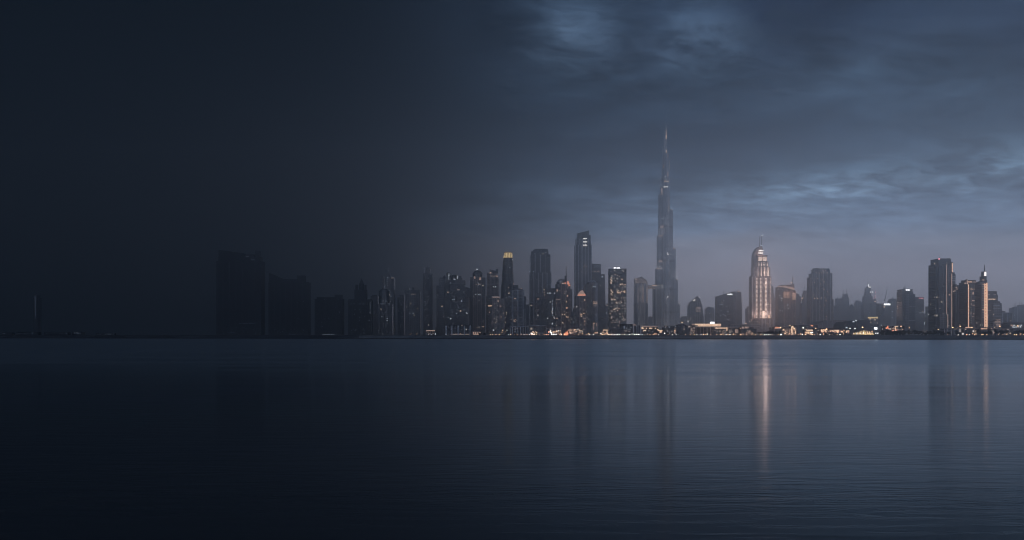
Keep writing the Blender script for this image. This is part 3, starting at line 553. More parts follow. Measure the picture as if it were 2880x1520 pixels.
P = [(1719, 782), (1718, 786.5), (1720.5, 790), (1718.5, 794), (1719, 797.5), (1718.5, 817), (1721, 820), (1723, 823), (1719, 826), (1738, 824), (1741, 824.5), (1745, 824.5), (1748, 850.5), (1716, 883.5), (1719.5, 895), (1757, 819), (1757, 822), (1724, 842), (1729.5, 843), (1720, 842), (1733, 852), (1727, 871), (1732, 869), (1737, 874), (1741, 868.5), (1749, 786), (1753, 820), (1736, 819.5), (1740, 818.5), (1748, 820), (1721.5, 830), (1758, 801), (1745, 801), (1750, 799.5)]
b.wins(P, mat='warm', w=2.2, h=2.1); b.scatter(62, 1717, 1759, 762, 922, 2.9, 3., ('warmdim', 'pink', 'warmdim', 'faintw'), w=2., h=1.9); b.done()
b = Bld('lattice_tower', 'pale lattice hotel tower with a rounded shoulder and a bright upper half', 1803, 4600, short='the lattice hotel tower')
b.tier('lower_half', 1785, 1823.5, 854, mat='skylow', dep=52, kind='cham'); b.tier('upper_half', 1785.5, 1822, 797, 854, 'sky', dep=50, front=.5, kind='cham', fins=9, fmat='trim', finw=1.8); b.shape('shoulder', [(1786, 797), (1822, 797), (1820.5, 791), (1816.5, 786.5), (1812, 784), (1786, 783)], 'sky', 3, 46); b.tier('roof_plant', 1794, 1811, 781, 784, 'trimd', dep=24, front=10); b.tier('roof_hut', 1802, 1808, 778.5, 781, 'trimd', dep=14, front=14); b.spire('antenna', 1805.5, 776.5, 779, .8, .5, y=20)
for y in (785, 788, 791.5, 795): b.strip('crown_light', 1787, y, 1811 if y < 787 else 1818, y, 'pink', 1.3, .8)
for x in (1794.5, 1806, 1809, 1820): b.strip('light_column', x, 808, x, 851, 'pink', 1.6, 1.6)
b.wins([(1786, 784), (1790, 786.5), (1813, 788), (1818, 797)], mat='warmdim'); b.done()
b = Bld('lattice_tower', 'second lattice hotel tower, mostly hidden behind the giant spire', 1854, 4660)
b.tier('body', 1838.5, 1868, 812, mat='skylow', dep=50, kind='cham', fins=9, fmat='trim'); b.tier('upper_part', 1839.5, 1867, 800, 812, 'sky', dep=46, front=2, kind='cham'); b.done()
b = Bld('sky_bridge', 'lit horizontal bridge joining the two lattice hotel towers', 1831, 4600, 'bridge')
b.tier('deck', 1822.6, 1849, 804, 809, 'skylow', dep=30, front=10); b.tier('upper_deck', 1826, 1849, 801.5, 804, 'trim', dep=26, front=12); b.tier('under_deck', 1823, 1846, 809, 813, 'skylow', dep=22, front=14); b.wins([(1824 + 3.1 * i, 805.5 + (i % 2) * 2.4) for i in range(8)], mat='warmdim', w=2.6); b.strip('deck_light', 1834, 803, 1848, 802.6, 'warm', 1.8, .6); b.wins([(1826 + 4 * i, 811.5) for i in range(5)], mat='warmdim', w=2.4); b.done()
b = Bld('plain_tower', 'low hazy slab between the lattice hotel and the giant spire', 1829, 5300)
b.tier('body', 1824, 1835, 892, mat='haze_t', dep=26); b.tier('roof_block', 1827, 1832, 890, 892, 'haze_t', dep=14, front=4); b.done()

# ------------------------------------------------------------------ the giant spire
b = Bld('giant_spire_tower', 'by far the tallest tower, a silver stepped needle in the middle of the skyline', 1875, 5010, 'skyscraper', short='the giant spire')
CX = 1875.
LEFT = [(1841.4, 834, 15), (1847.8, 755, 15), (1852, 662, 15), (1856, 545, 15), (1860, 500, 12), (1864.7, 471, 10), (1866.3, 413, 8)]
RIGHT = [(1915.6, 854, 15), (1909.2, 785, 15), (1902.6, 697, 15), (1894.3, 588, 15), (1886, 546, 12), (1884.5, 497, 11), (1883.3, 482, 9), (1880, 428, 7)]
FRONT = [(34, 846, 15), (29, 724, 15), (23, 640, 14), (17, 546, 12), (11, 497, 10), (7, 452, 8)]
C0 = 30.
def wing(x1, yt, w, yb=None):
    """round-nosed lobe of a side wing, swept back 25 degrees"""
    a = b.X(x1); sg = 1 if a > 0 else -1; hw = w * b.k / 2; ln = abs(a) - hw * .8
    ux, uy = math.cos(R(22)) * sg, math.sin(R(22)); L = max(ln / abs(ux), 1.)
    px, py = -uy, ux
    pts = [(px * hw, C0 + py * hw)]
    for i in range(11):
        t = math.pi / 2 - math.pi * i / 10
        pts.append((ux * L + (ux * math.cos(t) + px * math.sin(t)) * hw, C0 + uy * L + (uy * math.cos(t) + py * math.sin(t)) * hw))
    pts.append((-px * hw, C0 - py * hw))
    area = sum(pts[i][0] * pts[(i + 1) % len(pts)][1] - pts[(i + 1) % len(pts)][0] * pts[i][1] for i in range(len(pts)))
    return pts if area > 0 else pts[::-1]
def lobe(part, pts, yt, fin=4.6):
    mb = MB(); z1 = b.Z(yt); mb.prism(pts, -.5, z1, M['silver'], capm=M['roof'])
    n = len(pts)
    for i in range(n):
        (ax, ay), (bx, by) = pts[i], pts[(i + 1) % n]; L = math.hypot(bx - ax, by - ay)
        if L < .3: continue
        dx, dy = (bx - ax) / L, (by - ay) / L
        if dy - .0 > .98 and False: continue
        q = max(1, round(L / fin))
        for j in range(q): mb.obox(ax + dx * L * (j + .5) / q, ay + dy * L * (j + .5) / q, dx, dy, .4, .7, 0, z1 + 1.2, M['cladding'])
    b.tiers.append((pts, None, -.5, z1))
    return mb.build(part, b.o)
def belt(pts, y0, y1, mat='trimd', name='mechanical_floor', p=.9, par=None):
    cx = sum(q[0] for q in pts) / len(pts); cy = sum(q[1] for q in pts) / len(pts)
    r = max(math.hypot(q[0] - cx, q[1] - cy) for q in pts); f = 1 + 2 * p / r
    mb = MB(); mb.prism([(cx + (x - cx) * f, cy + (y - cy) * f) for x, y in pts], b.Z(y0), b.Z(y1), M[mat]); mb.build(name, par)
for side in (LEFT, RIGHT):
    for x1, yt, w in side:
        pts = wing(x1, yt, w); tier = lobe('wing_tier', pts, yt)
        for yb in (878, 814, 734, 637):
            if yb > yt + 6: belt(pts, yb + 2., yb - 2., par=tier)
for ln, yt, w in FRONT:
    hw = w * b.k / 2; L = ln * b.k
    pts = [(-hw, C0)] + [(-hw * math.cos(math.pi * i / 10), C0 - L - hw * math.sin(math.pi * i / 10)) for i in range(11)] + [(hw, C0)]
    pts = [(x - 1.0, y) for x, y in pts]
    tier = lobe('wing_tier', pts, yt)
    for yb in (878, 814, 734, 637):
        if yb > yt + 6: belt(pts, yb + 2., yb - 2., par=tier)
for x0, x1, yt in ((1867, 1883, 500), (1868.6, 1880.5, 428), (1869.4, 1877.8, 377), (1871.5, 1876.8, 366)):
    a, c = b.X(x0), b.X(x1); lobe('core_tier', ring('round', a, c, c - a, C0 - (c - a) / 2), yt, 3.2)
mb = MB()
for y0, y1, r0, r1 in ((388, 360, 3.0, 2.0), (360, 344, 1.5, .7), (344, 324.5, .3, .15)): mb.tube((b.X(1875.6), C0, b.Z(y0)), (b.X(1875.4), C0, b.Z(y1)), r0, r1, M['steel' if y0 > 350 else 'mast'], 10)
mb.build('spire', b.o)
for x, y, w in ((1875.4, 325, 1.2), (1875.6, 354.5, 1.6), (1878.8, 398.3, 1.5)):
    mb = MB(); mb.ball((b.X(x), C0 - 4 if y > 360 else C0, b.Z(y)), w, M['cool']); mb.build('beacon', b.o)
for x0, x1, yb, yt, mt in ((1857, 1871, 641, 633, 'pink'), (1852.8, 1867, 738, 731, 'pink'), (1848.5, 1860, 819, 813, 'pink'), (1842, 1857, 886, 878, 'pink')):   # lit sky lobbies on the left wing
    zz = b.Z((yb + yt) / 2); wy = min(b.at(b.X(x0 + 2), zz)[0], b.at(b.X((x0 + x1) / 2), zz)[0])
    b.strip('sky_lobby', x0 + 2.5, (yb + yt) / 2, x1 - 2, (yb + yt) / 2, mt, (yb - yt) * b.k * .8, 1.6)
for x0, x1, y, mt in ((1853, 1867, 662.7, 'warmdim'), (1848.5, 1863, 755.4, 'warmdim'), (1842, 1857, 834.6, 'warmdim'), (1896, 1901, 697.6, 'warmdim'), (1904, 1908.5, 785.6, 'warmdim'), (1911, 1915, 854.6, 'warmdim'), (1889, 1893.6, 588.6, 'faintw'), (1858, 1872, 545.4, 'faintw')):
    b.strip('roof_edge_light', x0, y, x1, y, mt, 2., 1.6)
for x0, x1, y, mt in ((1867, 1880, 525.5, 'white'), (1862, 1872, 613.5, 'cool'), (1876, 1879, 614, 'cool'), (1870, 1873.5, 496, 'white'), (1868, 1883, 509.3, 'warm'), (1876.5, 1883, 483, 'warmdim'), (1842, 1853, 907.5, 'warmdim'), (1862, 1872, 560, 'faintw'), (1879, 1880.5, 593.5, 'white')):
    b.strip('lit_floor', x0, y, x1, y, mt, 1.7, 1.6)
for x0, y0, y1, mt in ((1868.6, 462, 470, 'warmdim'), (1875.5, 420, 427.4, 'warm'), (1868.5, 410.5, 414, 'cool'), (1880.4, 430, 441, 'warmdim'), (1875.4, 378, 388, 'warm'), (1882, 452, 481, 'faintw'), (1875.6, 362, 377, 'warmdim'), (1883, 553, 587, 'faintw'), (1864, 528, 543, 'pink'), (1879.5, 486, 497, 'pink')):
    b.strip('uplight', x0, y0, x0, y1, mt, 2.4 if mt != 'pink' else 5, 2.2)
for x, y in ((1872, 500.5), (1877, 510.5), (1881, 510.5), (1884.5, 840), (1893.5, 875.5), (1872, 590), (1911, 880.5), (1886.5, 712)): b.win(x, y, 2.6, 2.2, 'cool')
for x, y, yy, pw in ((1847, 828, 18, 3), (1853, 749, 12, 3), (1857, 655, 8, 3), (1860.5, 538, 6, 2), (1864, 494, 8, 1.6), (1868, 464, 10, 1.4), (1870, 408, 14, 1.), (1906, 779, 18, 3), (1899, 690, 12, 3), (1890, 582, 8, 2.4), (1884, 540, 8, 1.4), (1875, 838, -42, 5), (1875, 718, -34, 4.4), (1875, 633, -26, 3.6), (1877, 423, 10, 1.2), (1864, 905, -60, 6), (1888, 905, -60, 6)): b.lamp(x, y, yy - 8, pw * (.75e5 if y > 600 else .2e5), (1, .9, .9), 2)
b.tier('podium', 1838, 1920, 925, mat='podium', dep=70, front=-20); b.done()

# ------------------------------------------------------------------ low row in the centre
b = Bld('dark_annex', 'long black flat block at the foot of the dotted tower', 1728, shore(1728) + 55, 'low building', LOW)
b.tier('body', 1708, 1748, 926, mat='lowdark', dep=24); b.tier('roof_edge', 1707.5, 1748, 925, 926.3, 'trimd', dep=25, front=-.6); b.tier('roof_plant', 1722, 1734, 923.4, 925, 'trimd', dep=10, front=6); b.done()
b = Bld('kiosk', 'low kiosk under a short bright canopy right of the scattered market lights', 1702, shore(1702) + 40, 'kiosk', LOW)
b.tier('body', 1694, 1711, 931, mat='lowlit', dep=14); b.tier('canopy', 1692.5, 1712, 928, 930.5, 'trimd', dep=18, front=-3); b.strip('canopy_light', 1695.5, 929, 1710, 929, 'warm', 1.5, 3.6); b.scatter(9, 1695, 1710, 933, 942, 2.2, 2.2, ('warm', 'warmdim')); b.done()
b = Bld('dark_hotel_block', 'black cubic block between the dotted tower and a striped pale block', 1763, shore(1763) + 60, 'low building', LOW)
b.tier('body', 1748, 1779, 913.5, mat='lowdark', dep=30); b.tier('roof_edge', 1747.5, 1779.5, 912, 913.8, 'trimn', dep=31, front=-.6); b.letters('wall_sign', 1764, 1774, 926.5, 1.4, 'signdim', 8, n=6); b.scatter(10, 1750, 1778, 918, 940, mats=('faint', 'faintw')); b.done()
b = Bld('striped_block', 'block of four dark and pale vertical stripes beside the black cubic block', 1792, shore(1792) + 60, 'low building', LOW)
b.tier('body', 1779.5, 1804, 916, mat='lowdark', dep=30, fins=8, fmat='trim', finw=2.6, finp=1.); b.tier('pale_bay', 1792, 1797, 915.5, mat='grey', dep=8, front=-2); b.tier('roof_light_box', 1780, 1789, 913, 916, 'podium', dep=12, front=3); b.strip('roof_light', 1780.5, 914.5, 1788.5, 914.5, 'pink', 1.6); b.done()
b = Bld('canopy_hall', 'low hall with a pale canopy and warm lamp row left of the giant spire', 1827, shore(1827) + 75, 'hall', LOW)
b.tier('body', 1805, 1850, 922, mat='lowdark', dep=26); b.tier('canopy', 1804, 1849, 917, 919.5, 'tent', dep=30, front=-3); b.tier('fascia', 1805, 1849, 919.5, 922, 'brown', dep=22, front=1); b.strip('canopy_light', 1804.5, 918.2, 1849, 918.2, 'pink', 1.2, 3.4)
b.wins([(1806, 922), (1806, 924.5), (1810, 923.5), (1818, 923.7), (1827, 923.7), (1829, 923.5), (1833, 923.7), (1843.5, 923.7)], mat='warm', w=2.2); b.strip('lit_sign', 1809.5, 929.8, 1817, 929.8, 'warm', 2., 1.4); b.scatter(8, 1806, 1849, 930, 941, mats=('faint', 'faintw')); b.done()
b = Bld('star_pavilion', 'small pavilion with a spray of warm lamps under the giant spire', 1857, shore(1857) + 35, 'pavilion', LOW)
b.tier('body', 1850, 1864, 934, mat='lowdark', dep=12); b.tier('roof', 1848.5, 1865, 932, 934, 'trimd', dep=16, front=-2)
b.shape('lamp_gable', [(1851, 932), (1861.5, 932), (1861.5, 929.5), (1856.3, 930.8), (1850, 927.5)], 'trimb', 0, 4); b.wins([(1850, 928, 2, 2), (1852.6, 929.6, 2, 2), (1855, 931, 2.2, 2), (1857, 930.5, 2, 2), (1858.8, 931.5, 2, 2), (1861.3, 931, 2.6, 2.4), (1856, 934.5, 2.2, 2), (1859, 934.5, 2.2, 2)], mat='warm', out=.8); b.done()
b = Bld('dark_villa_block', 'dark stepped low block straight under the giant spire', 1884, shore(1884) + 70, 'low building', LOW)
b.tier('body', 1866, 1904, 921, mat='lowdark', dep=24); b.tier('upper_floor', 1871, 1899, 916.5, 921, 'lowdark', dep=18, front=3); b.tier('front_wing', 1868, 1894, 930, mat='lowdark', dep=10, front=-7, fins=4, fmat='trimb'); b.scatter(14, 1868, 1902, 918, 941, mats=('faint', 'faintw')); b.wins([(1897.5, 936), (1898, 933.5), (1899, 938)], mat='warmdim'); b.done()
b = Bld('long_office_block', 'long low dark block with thin pale mullions right of the giant spire', 1940, shore(1940) + 80, 'low building', LOW)
b.tier('left_body', 1905, 1929, 914, mat='lowdark', dep=30); b.tier('right_body', 1928.5, 1956, 916, mat='lowdark', dep=30, front=1, fins=4.5, fmat='trimb', finw=.8); b.tier('roof_plant', 1909, 1926, 912.4, 914, 'trimd', dep=16, front=6); b.scatter(16, 1938, 1955, 918, 940, 2.2, 2.4, ('warmdim', 'faintw')); b.done()
b = Bld('lit_terrace_hall', 'low hall under two long bright strips of canopy light', 1990, shore(1990) + 130, 'hall', LOW)
b.tier('body', 1950, 2027, 921, mat='lowdark', dep=30, fins=6.5, fmat='trimb', finw=1.5); b.tier('lower_canopy', 1956, 2027, 915.5, 919, 'trim', dep=34, front=-4); b.tier('upper_floor', 1956, 2026, 913, 916, 'lowlit', dep=26, front=0); b.tier('upper_canopy', 1945, 2027, 911, 913.6, 'trim', dep=34, front=-4)
b.strip('canopy_light', 1954, 912.8, 2026, 912.8, 'warm', 1.7, 4.8); b.strip('canopy_light', 1962, 917.2, 2026, 917.2, 'warm', 1.5, 4.8); b.strip('canopy_light', 1945, 912.8, 1952, 912.8, 'warmdim', 1.2, 4.8); b.tier('sign_box', 1997.5, 2010, 906, 911, 'trimd', dep=6, front=2); b.strip('sign_face', 1998, 908.4, 2009.5, 908.4, 'sign', 3.4, .5); b.done()
b = Bld('warm_cornice_block', 'dark low block capped by a short glowing orange cornice', 2036, shore(2036) + 70, 'low building', LOW)
b.tier('body', 2005, 2049, 925, mat='lowdark', dep=26, fins=7, fmat='trimb'); b.tier('cornice', 2009, 2048, 921.5, 925, 'trimb', dep=24, front=-1); b.strip('cornice_light', 2011, 923.3, 2045.5, 923.3, 'warm', 1.6, 1.4); b.wins([(2045, 923), (2045, 926), (2044.5, 929)], mat='warm'); b.scatter(8, 2010, 2046, 929, 941, mats=('faintw', 'warmdim')); b.done()
b = Bld('red_lit_block', 'low dark block with reddish lit stair windows, left of the glowing hotel', 2068, shore(2068) + 65, 'low building', LOW)
b.tier('body', 2049, 2082, 923, mat='lowdark', dep=26); b.tier('roof_edge', 2048.5, 2082.5, 921.6, 923.3, 'trimb', dep=27, front=-.6)
for x in (2069, 2072, 2075): b.strip('stair_light', x, 927, x, 937, 'warmdim', 1.1, .6)
b.scatter(8, 2051, 2067, 926, 941, mats=('faintw',)); b.done()
b = Bld('long_villa_row', 'low brownish block with lit top openings under the glowing hotel', 2105, shore(2105) + 60, 'low building', LOW)
b.tier('body', 2084, 2128, 925, mat='lowdark', dep=24); b.tier('top_floor', 2085, 2120, 919.5, 925, 'brown', dep=18, front=3); b.wins([(2089, 922), (2092.5, 922.5), (2098, 921.5), (2101, 922), (2104.5, 921.5)], mat='warmdim', w=1.6, h=3.2); b.scatter(14, 2088, 2127, 929, 941, mats=('warmdim', 'faintw')); b.done()
b = Bld('flat_hall', 'wide pale flat hall behind the low row between slant tower and hotel', 2080, 3600, 'hall', LOW)
b.tier('body', 2056, 2112, 915, mat='grey', dep=40); b.tier('roof_edge', 2055, 2113, 912.5, 915.3, 'tent', dep=42, front=-1); b.strip('roof_light', 2094, 910.8, 2100, 910.8, 'warm', 1.6, .6); b.done()

# ------------------------------------------------------------------ right of the giant spire
b = Bld('sail_tower', 'sail-shaped tower with a curved pointed top and a square of lit windows', 1957, 4700, short='the sail-shaped tower')
b.shape('body', [(1936.5, 944), (1977.5, 944), (1975.5, 890), (1972, 862), (1967, 842), (1963, 833), (1958, 837.5), (1950, 844.5), (1942, 851), (1938.5, 855), (1937, 866)], 'teal', 0, 40); b.shape('side_fin', [(1962, 836), (1968, 838), (1975, 862), (1979, 892), (1980.5, 944), (1977.3, 944), (1975.3, 890), (1971.8, 862)], 'trimd', -1.5, 30)
for i in range(6): b.shape('mullion', [(1941 + 5.2 * i, 944), (1941.6 + 5.2 * i, 944), (1941.6 + 5.2 * i, 854 - 2.6 * i), (1941 + 5.2 * i, 854 - 2.6 * i)], 'trim', -.7, .3)
b.wins([(1951, 845.5, 5, 2.6), (1954, 844, 4, 2.4), (1967, 836.5, 3, 3)], mat='white')
for y in (866, 869, 872.5, 876): b.strip('lit_floor', 1957, y, 1971, y, 'warmdim', 1.8, .7)
b.wins([(1971, 882), (1955, 888), (1968, 890), (1944, 893), (1968, 896)], mat='faintw'); b.done()
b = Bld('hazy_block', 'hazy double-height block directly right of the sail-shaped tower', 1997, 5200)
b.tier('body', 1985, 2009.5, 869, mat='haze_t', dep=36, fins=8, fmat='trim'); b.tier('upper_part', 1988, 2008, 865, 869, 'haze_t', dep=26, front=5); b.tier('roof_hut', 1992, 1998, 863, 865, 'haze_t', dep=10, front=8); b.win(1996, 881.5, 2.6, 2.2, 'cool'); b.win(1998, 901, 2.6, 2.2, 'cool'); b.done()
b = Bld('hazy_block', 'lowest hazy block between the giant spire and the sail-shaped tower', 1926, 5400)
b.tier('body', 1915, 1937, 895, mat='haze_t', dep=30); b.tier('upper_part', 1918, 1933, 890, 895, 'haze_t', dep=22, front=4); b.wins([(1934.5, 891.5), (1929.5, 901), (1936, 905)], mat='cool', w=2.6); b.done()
b = Bld('slant_sign_tower', 'dark glass tower with a rising slanted roof and a white roof sign', 2041, 3900, short='the slanted sign tower')
b.tier('body', 2016.5, 2063, 834, mat='dark', dep=46, slant=(834, 820.5), tx=(2018, 2063)); b.tier('side_face', 2063, 2069, 820, mat='pale', dep=40, front=2, slant=(820, 823)); b.spire('roof_aerial', 2038, 818.5, 829, 1.2, .8, y=14); b.letters('roof_sign', 2046, 2060.5, 828.3, 3., 'sign', 12, n=5)
b.wins([(2025, 857), (2028.5, 856.5), (2031, 857.5), (2035, 846), (2044, 863), (2034, 885), (2038, 887), (2041, 889), (2047, 900), (2050, 900.5), (2046, 877), (2048, 878), (2026, 889), (2028, 874)], mat='cooldim'); b.done()
b = Bld('hazy_pointed_tower', 'hazy slab with warm pointed tips behind the slanted sign tower', 2078, 4500)
b.tier('body', 2069, 2088, 822, mat='grey', dep=40, tx=(2070, 2085)); b.tier('left_blade', 2066, 2070.5, 820, mat='pale', dep=30, front=4, tx=(2066.5, 2069.5)); b.peak('tip', 2073, 2078, 816, 822, 'tent', front=8); b.peak('tip', 2078, 2083, 818, 822, 'tent', front=8); b.win(2077, 820.6, 2.6, 2.2, 'warm'); b.win(2080, 821.5, 2.6, 2.2, 'warmdim'); b.strip('light_column', 2087, 836, 2087.8, 880, 'trim', 1, .6); b.done()
b = Bld('hazy_block', 'hazy apartment block at the left shoulder of the glowing hotel', 2107, 5000)
b.tier('body', 2100, 2116, 868, mat='haze_t', dep=30, fins=6, fmat='trim'); b.tier('upper_part', 2103, 2112, 862.5, 868, 'haze_t', dep=20, front=4); b.done()
b = Bld('hazy_tower', 'tall hazy stepped tower peeking out right of the glowing hotel', 2172, 5600)
b.tier('body', 2163, 2177.5, 826, mat='haze_t', dep=34); b.tier('upper_part', 2165, 2175.5, 812, 826, 'haze_t', dep=28, front=3); b.tier('crown', 2168, 2175, 804.5, 812, 'haze_t', dep=18, front=6); b.done()
b = Bld('hazy_needle', 'hazy thin pointed shaft between the glowing hotel and the curved-roof tower', 2182, 5900)
b.tier('body', 2176, 2190, 852, mat='haze_t', dep=30); b.tier('shaft', 2179.5, 2184, 838, 852, 'haze_t', dep=12, front=6); b.spire('needle', 2181.6, 825, 838, 2.2, .8, y=12, mat='trim'); b.win(2187, 909, 2.6, 8, 'cool'); b.done()

# the glowing hotel
b = Bld('glowing_hotel', 'glowing stepped hotel tower with bright window columns and a twin-mast arched top', 2140, 3985, 'hotel', short='the glowing hotel')
b.tier('main_shaft', 2114.5, 2169.5, 778, 900, 'hotel', dep=52, fins=6.6, fmat='trim', finw=1.6, finp=1.2); b.tier('main_bay', 2136, 2157, 777, 900, 'hotel', dep=12, front=-3, fins=5, fmat='trim'); b.tier('left_edge', 2114, 2119, 776, 900, 'dark', dep=36, front=-1.4); b.tier('third_tier', 2120, 2167, 751, 778, 'hotel', dep=46, front=3, fins=6.4, fmat='trim', finw=1.4); b.tier('third_bay', 2138, 2156, 752, 778, 'hotel', dep=10, front=0); b.tier('second_tier', 2126.5, 2162.5, 735.5, 751, 'grey', dep=40, front=6, fins=6, fmat='trim'); b.tier('top_tier', 2132, 2159, 720, 735.5, 'brown', dep=32, front=9); b.tier('top_cornice', 2131.3, 2160.3, 717.5, 720.3, 'trimb', dep=34, front=8)
arch = [(2120.8, 776), (2149, 776), (2149, 719), (2151, 710), (2149.5, 700), (2147.5, 691.5), (2140.5, 692), (2135, 695), (2130, 700), (2126, 706.5), (2123.3, 714), (2122.2, 724)]
b.shape('arched_slab', arch, 'tent', 22, 46); b.shape('arch_rim', [(2121.2, 776), (2122.6, 776), (2123.6, 724), (2124.6, 715), (2127.2, 708), (2131, 701.8), (2135.8, 696.8), (2141, 693.8), (2140.5, 692), (2135, 694.6), (2129.6, 699.6), (2125.4, 706), (2122.6, 714), (2121.4, 724)], 'pale', 19, 48)
b.spire('mast', 2141.3, 663.5, 693, 1.1, .6, y=30); b.spire('mast', 2147, 661.5, 693, 1.1, .6, y=30); b.win(2147, 661, 2.4, 2.2, 'cool', 'mast_lamp', -29); b.win(2143.3, 690.5, 2.2, 2, 'cool', 'mast_lamp', -20)
def panel(name, x0, x1, y0, y1, mt, yy):
    mb = MB(); mb.box(b.X(x0), b.X(x1), yy - .5, yy, b.Z(y1), b.Z(y0), M[mt]); mb.build(name, b.o)
panel('emblem', 2140, 2147, 702, 703.5, 'white', 21.5); panel('emblem', 2137.5, 2150.8, 703.7, 705.8, 'white', 21.5); b.letters('name_sign', 2137, 2149.8, 711, 4.2, 'white', 21, 21.8, 6)
for y in (723.5, 726.4, 729.4, 732.4):
    for x0, x1 in ((2134.5, 2145.5), (2147.5, 2158)): b.strip('lit_floor', x0, y, x1, y, 'suite', 1.5, .7)
for y in (740, 744, 748):
    for x, w in ((2135.5, 3.4), (2142.7, 3.4), (2149.5, 2.2), (2153, 3), (2159, 2.6)): b.win(x, y, w, 1.9, 'suite')
for i in range(8):
    for x, w in ((2132, 3.6), (2141, 2.6), (2150.5, 4), (2158.2, 2.4), (2162.2, 3.2)): b.win(x, 754.3 + i * 3.05, w, 1.6, 'suite')
rows = [784.5 + i * 3.62 for i in range(31)]
for i, y in enumerate(rows):
    for x, w in ((2127.4, 5.6), (2139.4, 3.2), (2153.6, 5.2), (2167.2, 3.2)): b.win(x, y, w, 1.7, 'suite')
b.tier('base_block', 2140, 2175.5, 898, mat='beige', dep=64, front=-8, fins=8, fmat='trim', finw=2.2); b.tier('base_cornice', 2117, 2176, 895.5, 898.6, 'trimb', dep=66, front=-9); b.tier('terraced_wing', 2116, 2141, 900, mat='hotel', dep=60, front=-6, tx=(2120, 2141), bands=10, bmat='trim', bandh=1.6, bandp=1.4); b.tier('lower_terrace', 2107.5, 2133, 916, mat='hotel', dep=54, front=-12, bands=8, bmat='trim', bandh=1.6, bandp=1.4); b.tier('plinth', 2104, 2178, 927, mat='hotel', dep=70, front=-16)
b.scatter(26, 2143, 2174, 902, 924, 3.6, 3.4, ('warmdim', 'faintw', 'pink'), w=2.6); b.wins([(2112.5, 900), (2108, 905), (2108, 917), (2128.5, 905), (2134, 908.5), (2113.5, 903)], mat='warm')
b.strip('uplight', 2146.5, 876, 2146.5, 897, 'suite', 5, 3.6); b.strip('uplight', 2163, 888, 2163, 897, 'warm', 4, 1.8); b.strip('uplight', 2122, 885, 2122, 897, 'pink', 2, 1.6)
for x, y, yy, pw in ((2122, 884, -12, 4e5), (2146.5, 882, -14, 3.5e5), (2163, 884, -12, 4e5), (2146, 860, -60, 1.5e6), (2140, 800, -70, 1.8e6), (2144, 768, -30, 6e5), (2140, 714, 5, 4e5)): b.lamp(x, y, yy, pw, (1, .64, .54), 3)
b.done()

b = Bld('curved_roof_tower', 'brown tower under a curved copper-lit roof with one thin spire', 2213, 4050, short='the curved-roof tower')
b.tier('body', 2189, 2238, 818, mat='brown', dep=46, fins=5.4, fmat='trimb', finw=1.4); b.tier('left_bay', 2188.5, 2203, 816, mat='dark', dep=26, front=-1.6)
b.shape('crown_wall', [(2189, 819), (2238, 819), (2235, 816.5), (2225, 814.5), (2212, 810.5), (2202, 808.5), (2192, 807.8), (2189, 808)], 'grey', -1, 44); b.shape('glowing_roof', [(2193, 807.7), (2202, 808.2), (2212, 810), (2225, 814), (2235, 816.3), (2235, 810), (2222, 807), (2210, 805.2), (2193, 805.2)], 'warmdim', 3, 34); b.shape('roof_blade', [(2192.5, 805.4), (2210, 805.4), (2222, 807.2), (2235, 810.2), (2234, 798), (2229, 800), (2218, 801.3), (2205, 802), (2195, 803)], 'trimb', 2, 36)  # warm floodlight on the curved roof wedge is drawn as its own emission
b.spire('spire', 2232.8, 777, 800, 1.2, .5, y=20); b.win(2226.8, 795.5, 3.4, 3.2, 'warm', 'roof_lamp', -8); b.win(2233, 784.5, 2.2, 2, 'pink', 'roof_lamp', -16)
for x in (2204.5, 2207.3, 2210.2, 2213, 2215.8, 2218.8): b.strip('wall_wash_light', x, 821.5, x, 838, 'warmdim', 1.2, 1.8)
for x in (2229.5, 2232, 2234.5, 2237): b.strip('wall_wash_light', x, 824.5, x, 844, 'warmdim', 1.3, 1.8)
for x in (2212, 2233): b.lamp(x, 826, -14, 2.5e5, (1, .55, .35))
b.wins([(2193, 832), (2196, 838), (2198, 840), (2197.5, 846), (2217, 868), (2201, 875), (2216, 857), (2215, 860), (2194, 874), (2205, 875), (2234, 889.5)], mat='cool'); b.done()
b = Bld('hazy_tower', 'hazy tower with a tilted roof frame right behind the curved-roof tower', 2245, 5300)
b.tier('body', 2237, 2254, 834, mat='haze_t', dep=30); b.tier('crown', 2239, 2249, 826, 834, 'haze_t', dep=22, front=4, slant=(824.5, 828)); b.spire('roof_frame', 2247, 826, 840, 1.2, 1.2, mat='trimd', xt=2249); b.win(2253, 852, 3, 2.6, 'cool'); b.done()
b = Bld('hazy_tower', 'hazy stepped tower with a thin mast between curved-roof tower and big ribbed slab', 2266, 5200)
b.tier('body', 2255, 2278, 852, mat='haze_t', dep=40); b.tier('upper_part', 2261, 2277, 826, 852, 'haze_t', dep=32, front=3, fins=8, fmat='trim'); b.tier('crown', 2262.5, 2275, 817.5, 826, 'haze_t', dep=24, front=5); b.spire('mast', 2263.6, 805, 818, 1., .6, y=10); b.wins([(2257, 838.5, 4, 3), (2256, 840, 4, 2.6), (2254.5, 846, 2.4, 2.2), (2271.5, 890.5, 4, 2.4), (2275, 889.5, 4, 2.4), (2260, 910, 5, 1.8)], mat='warm'); b.done()
b = Bld('ribbed_slab_tower', 'big ribbed dark slab with brownish side wings and a notched double crown', 2311, 4100, short='the big ribbed slab')
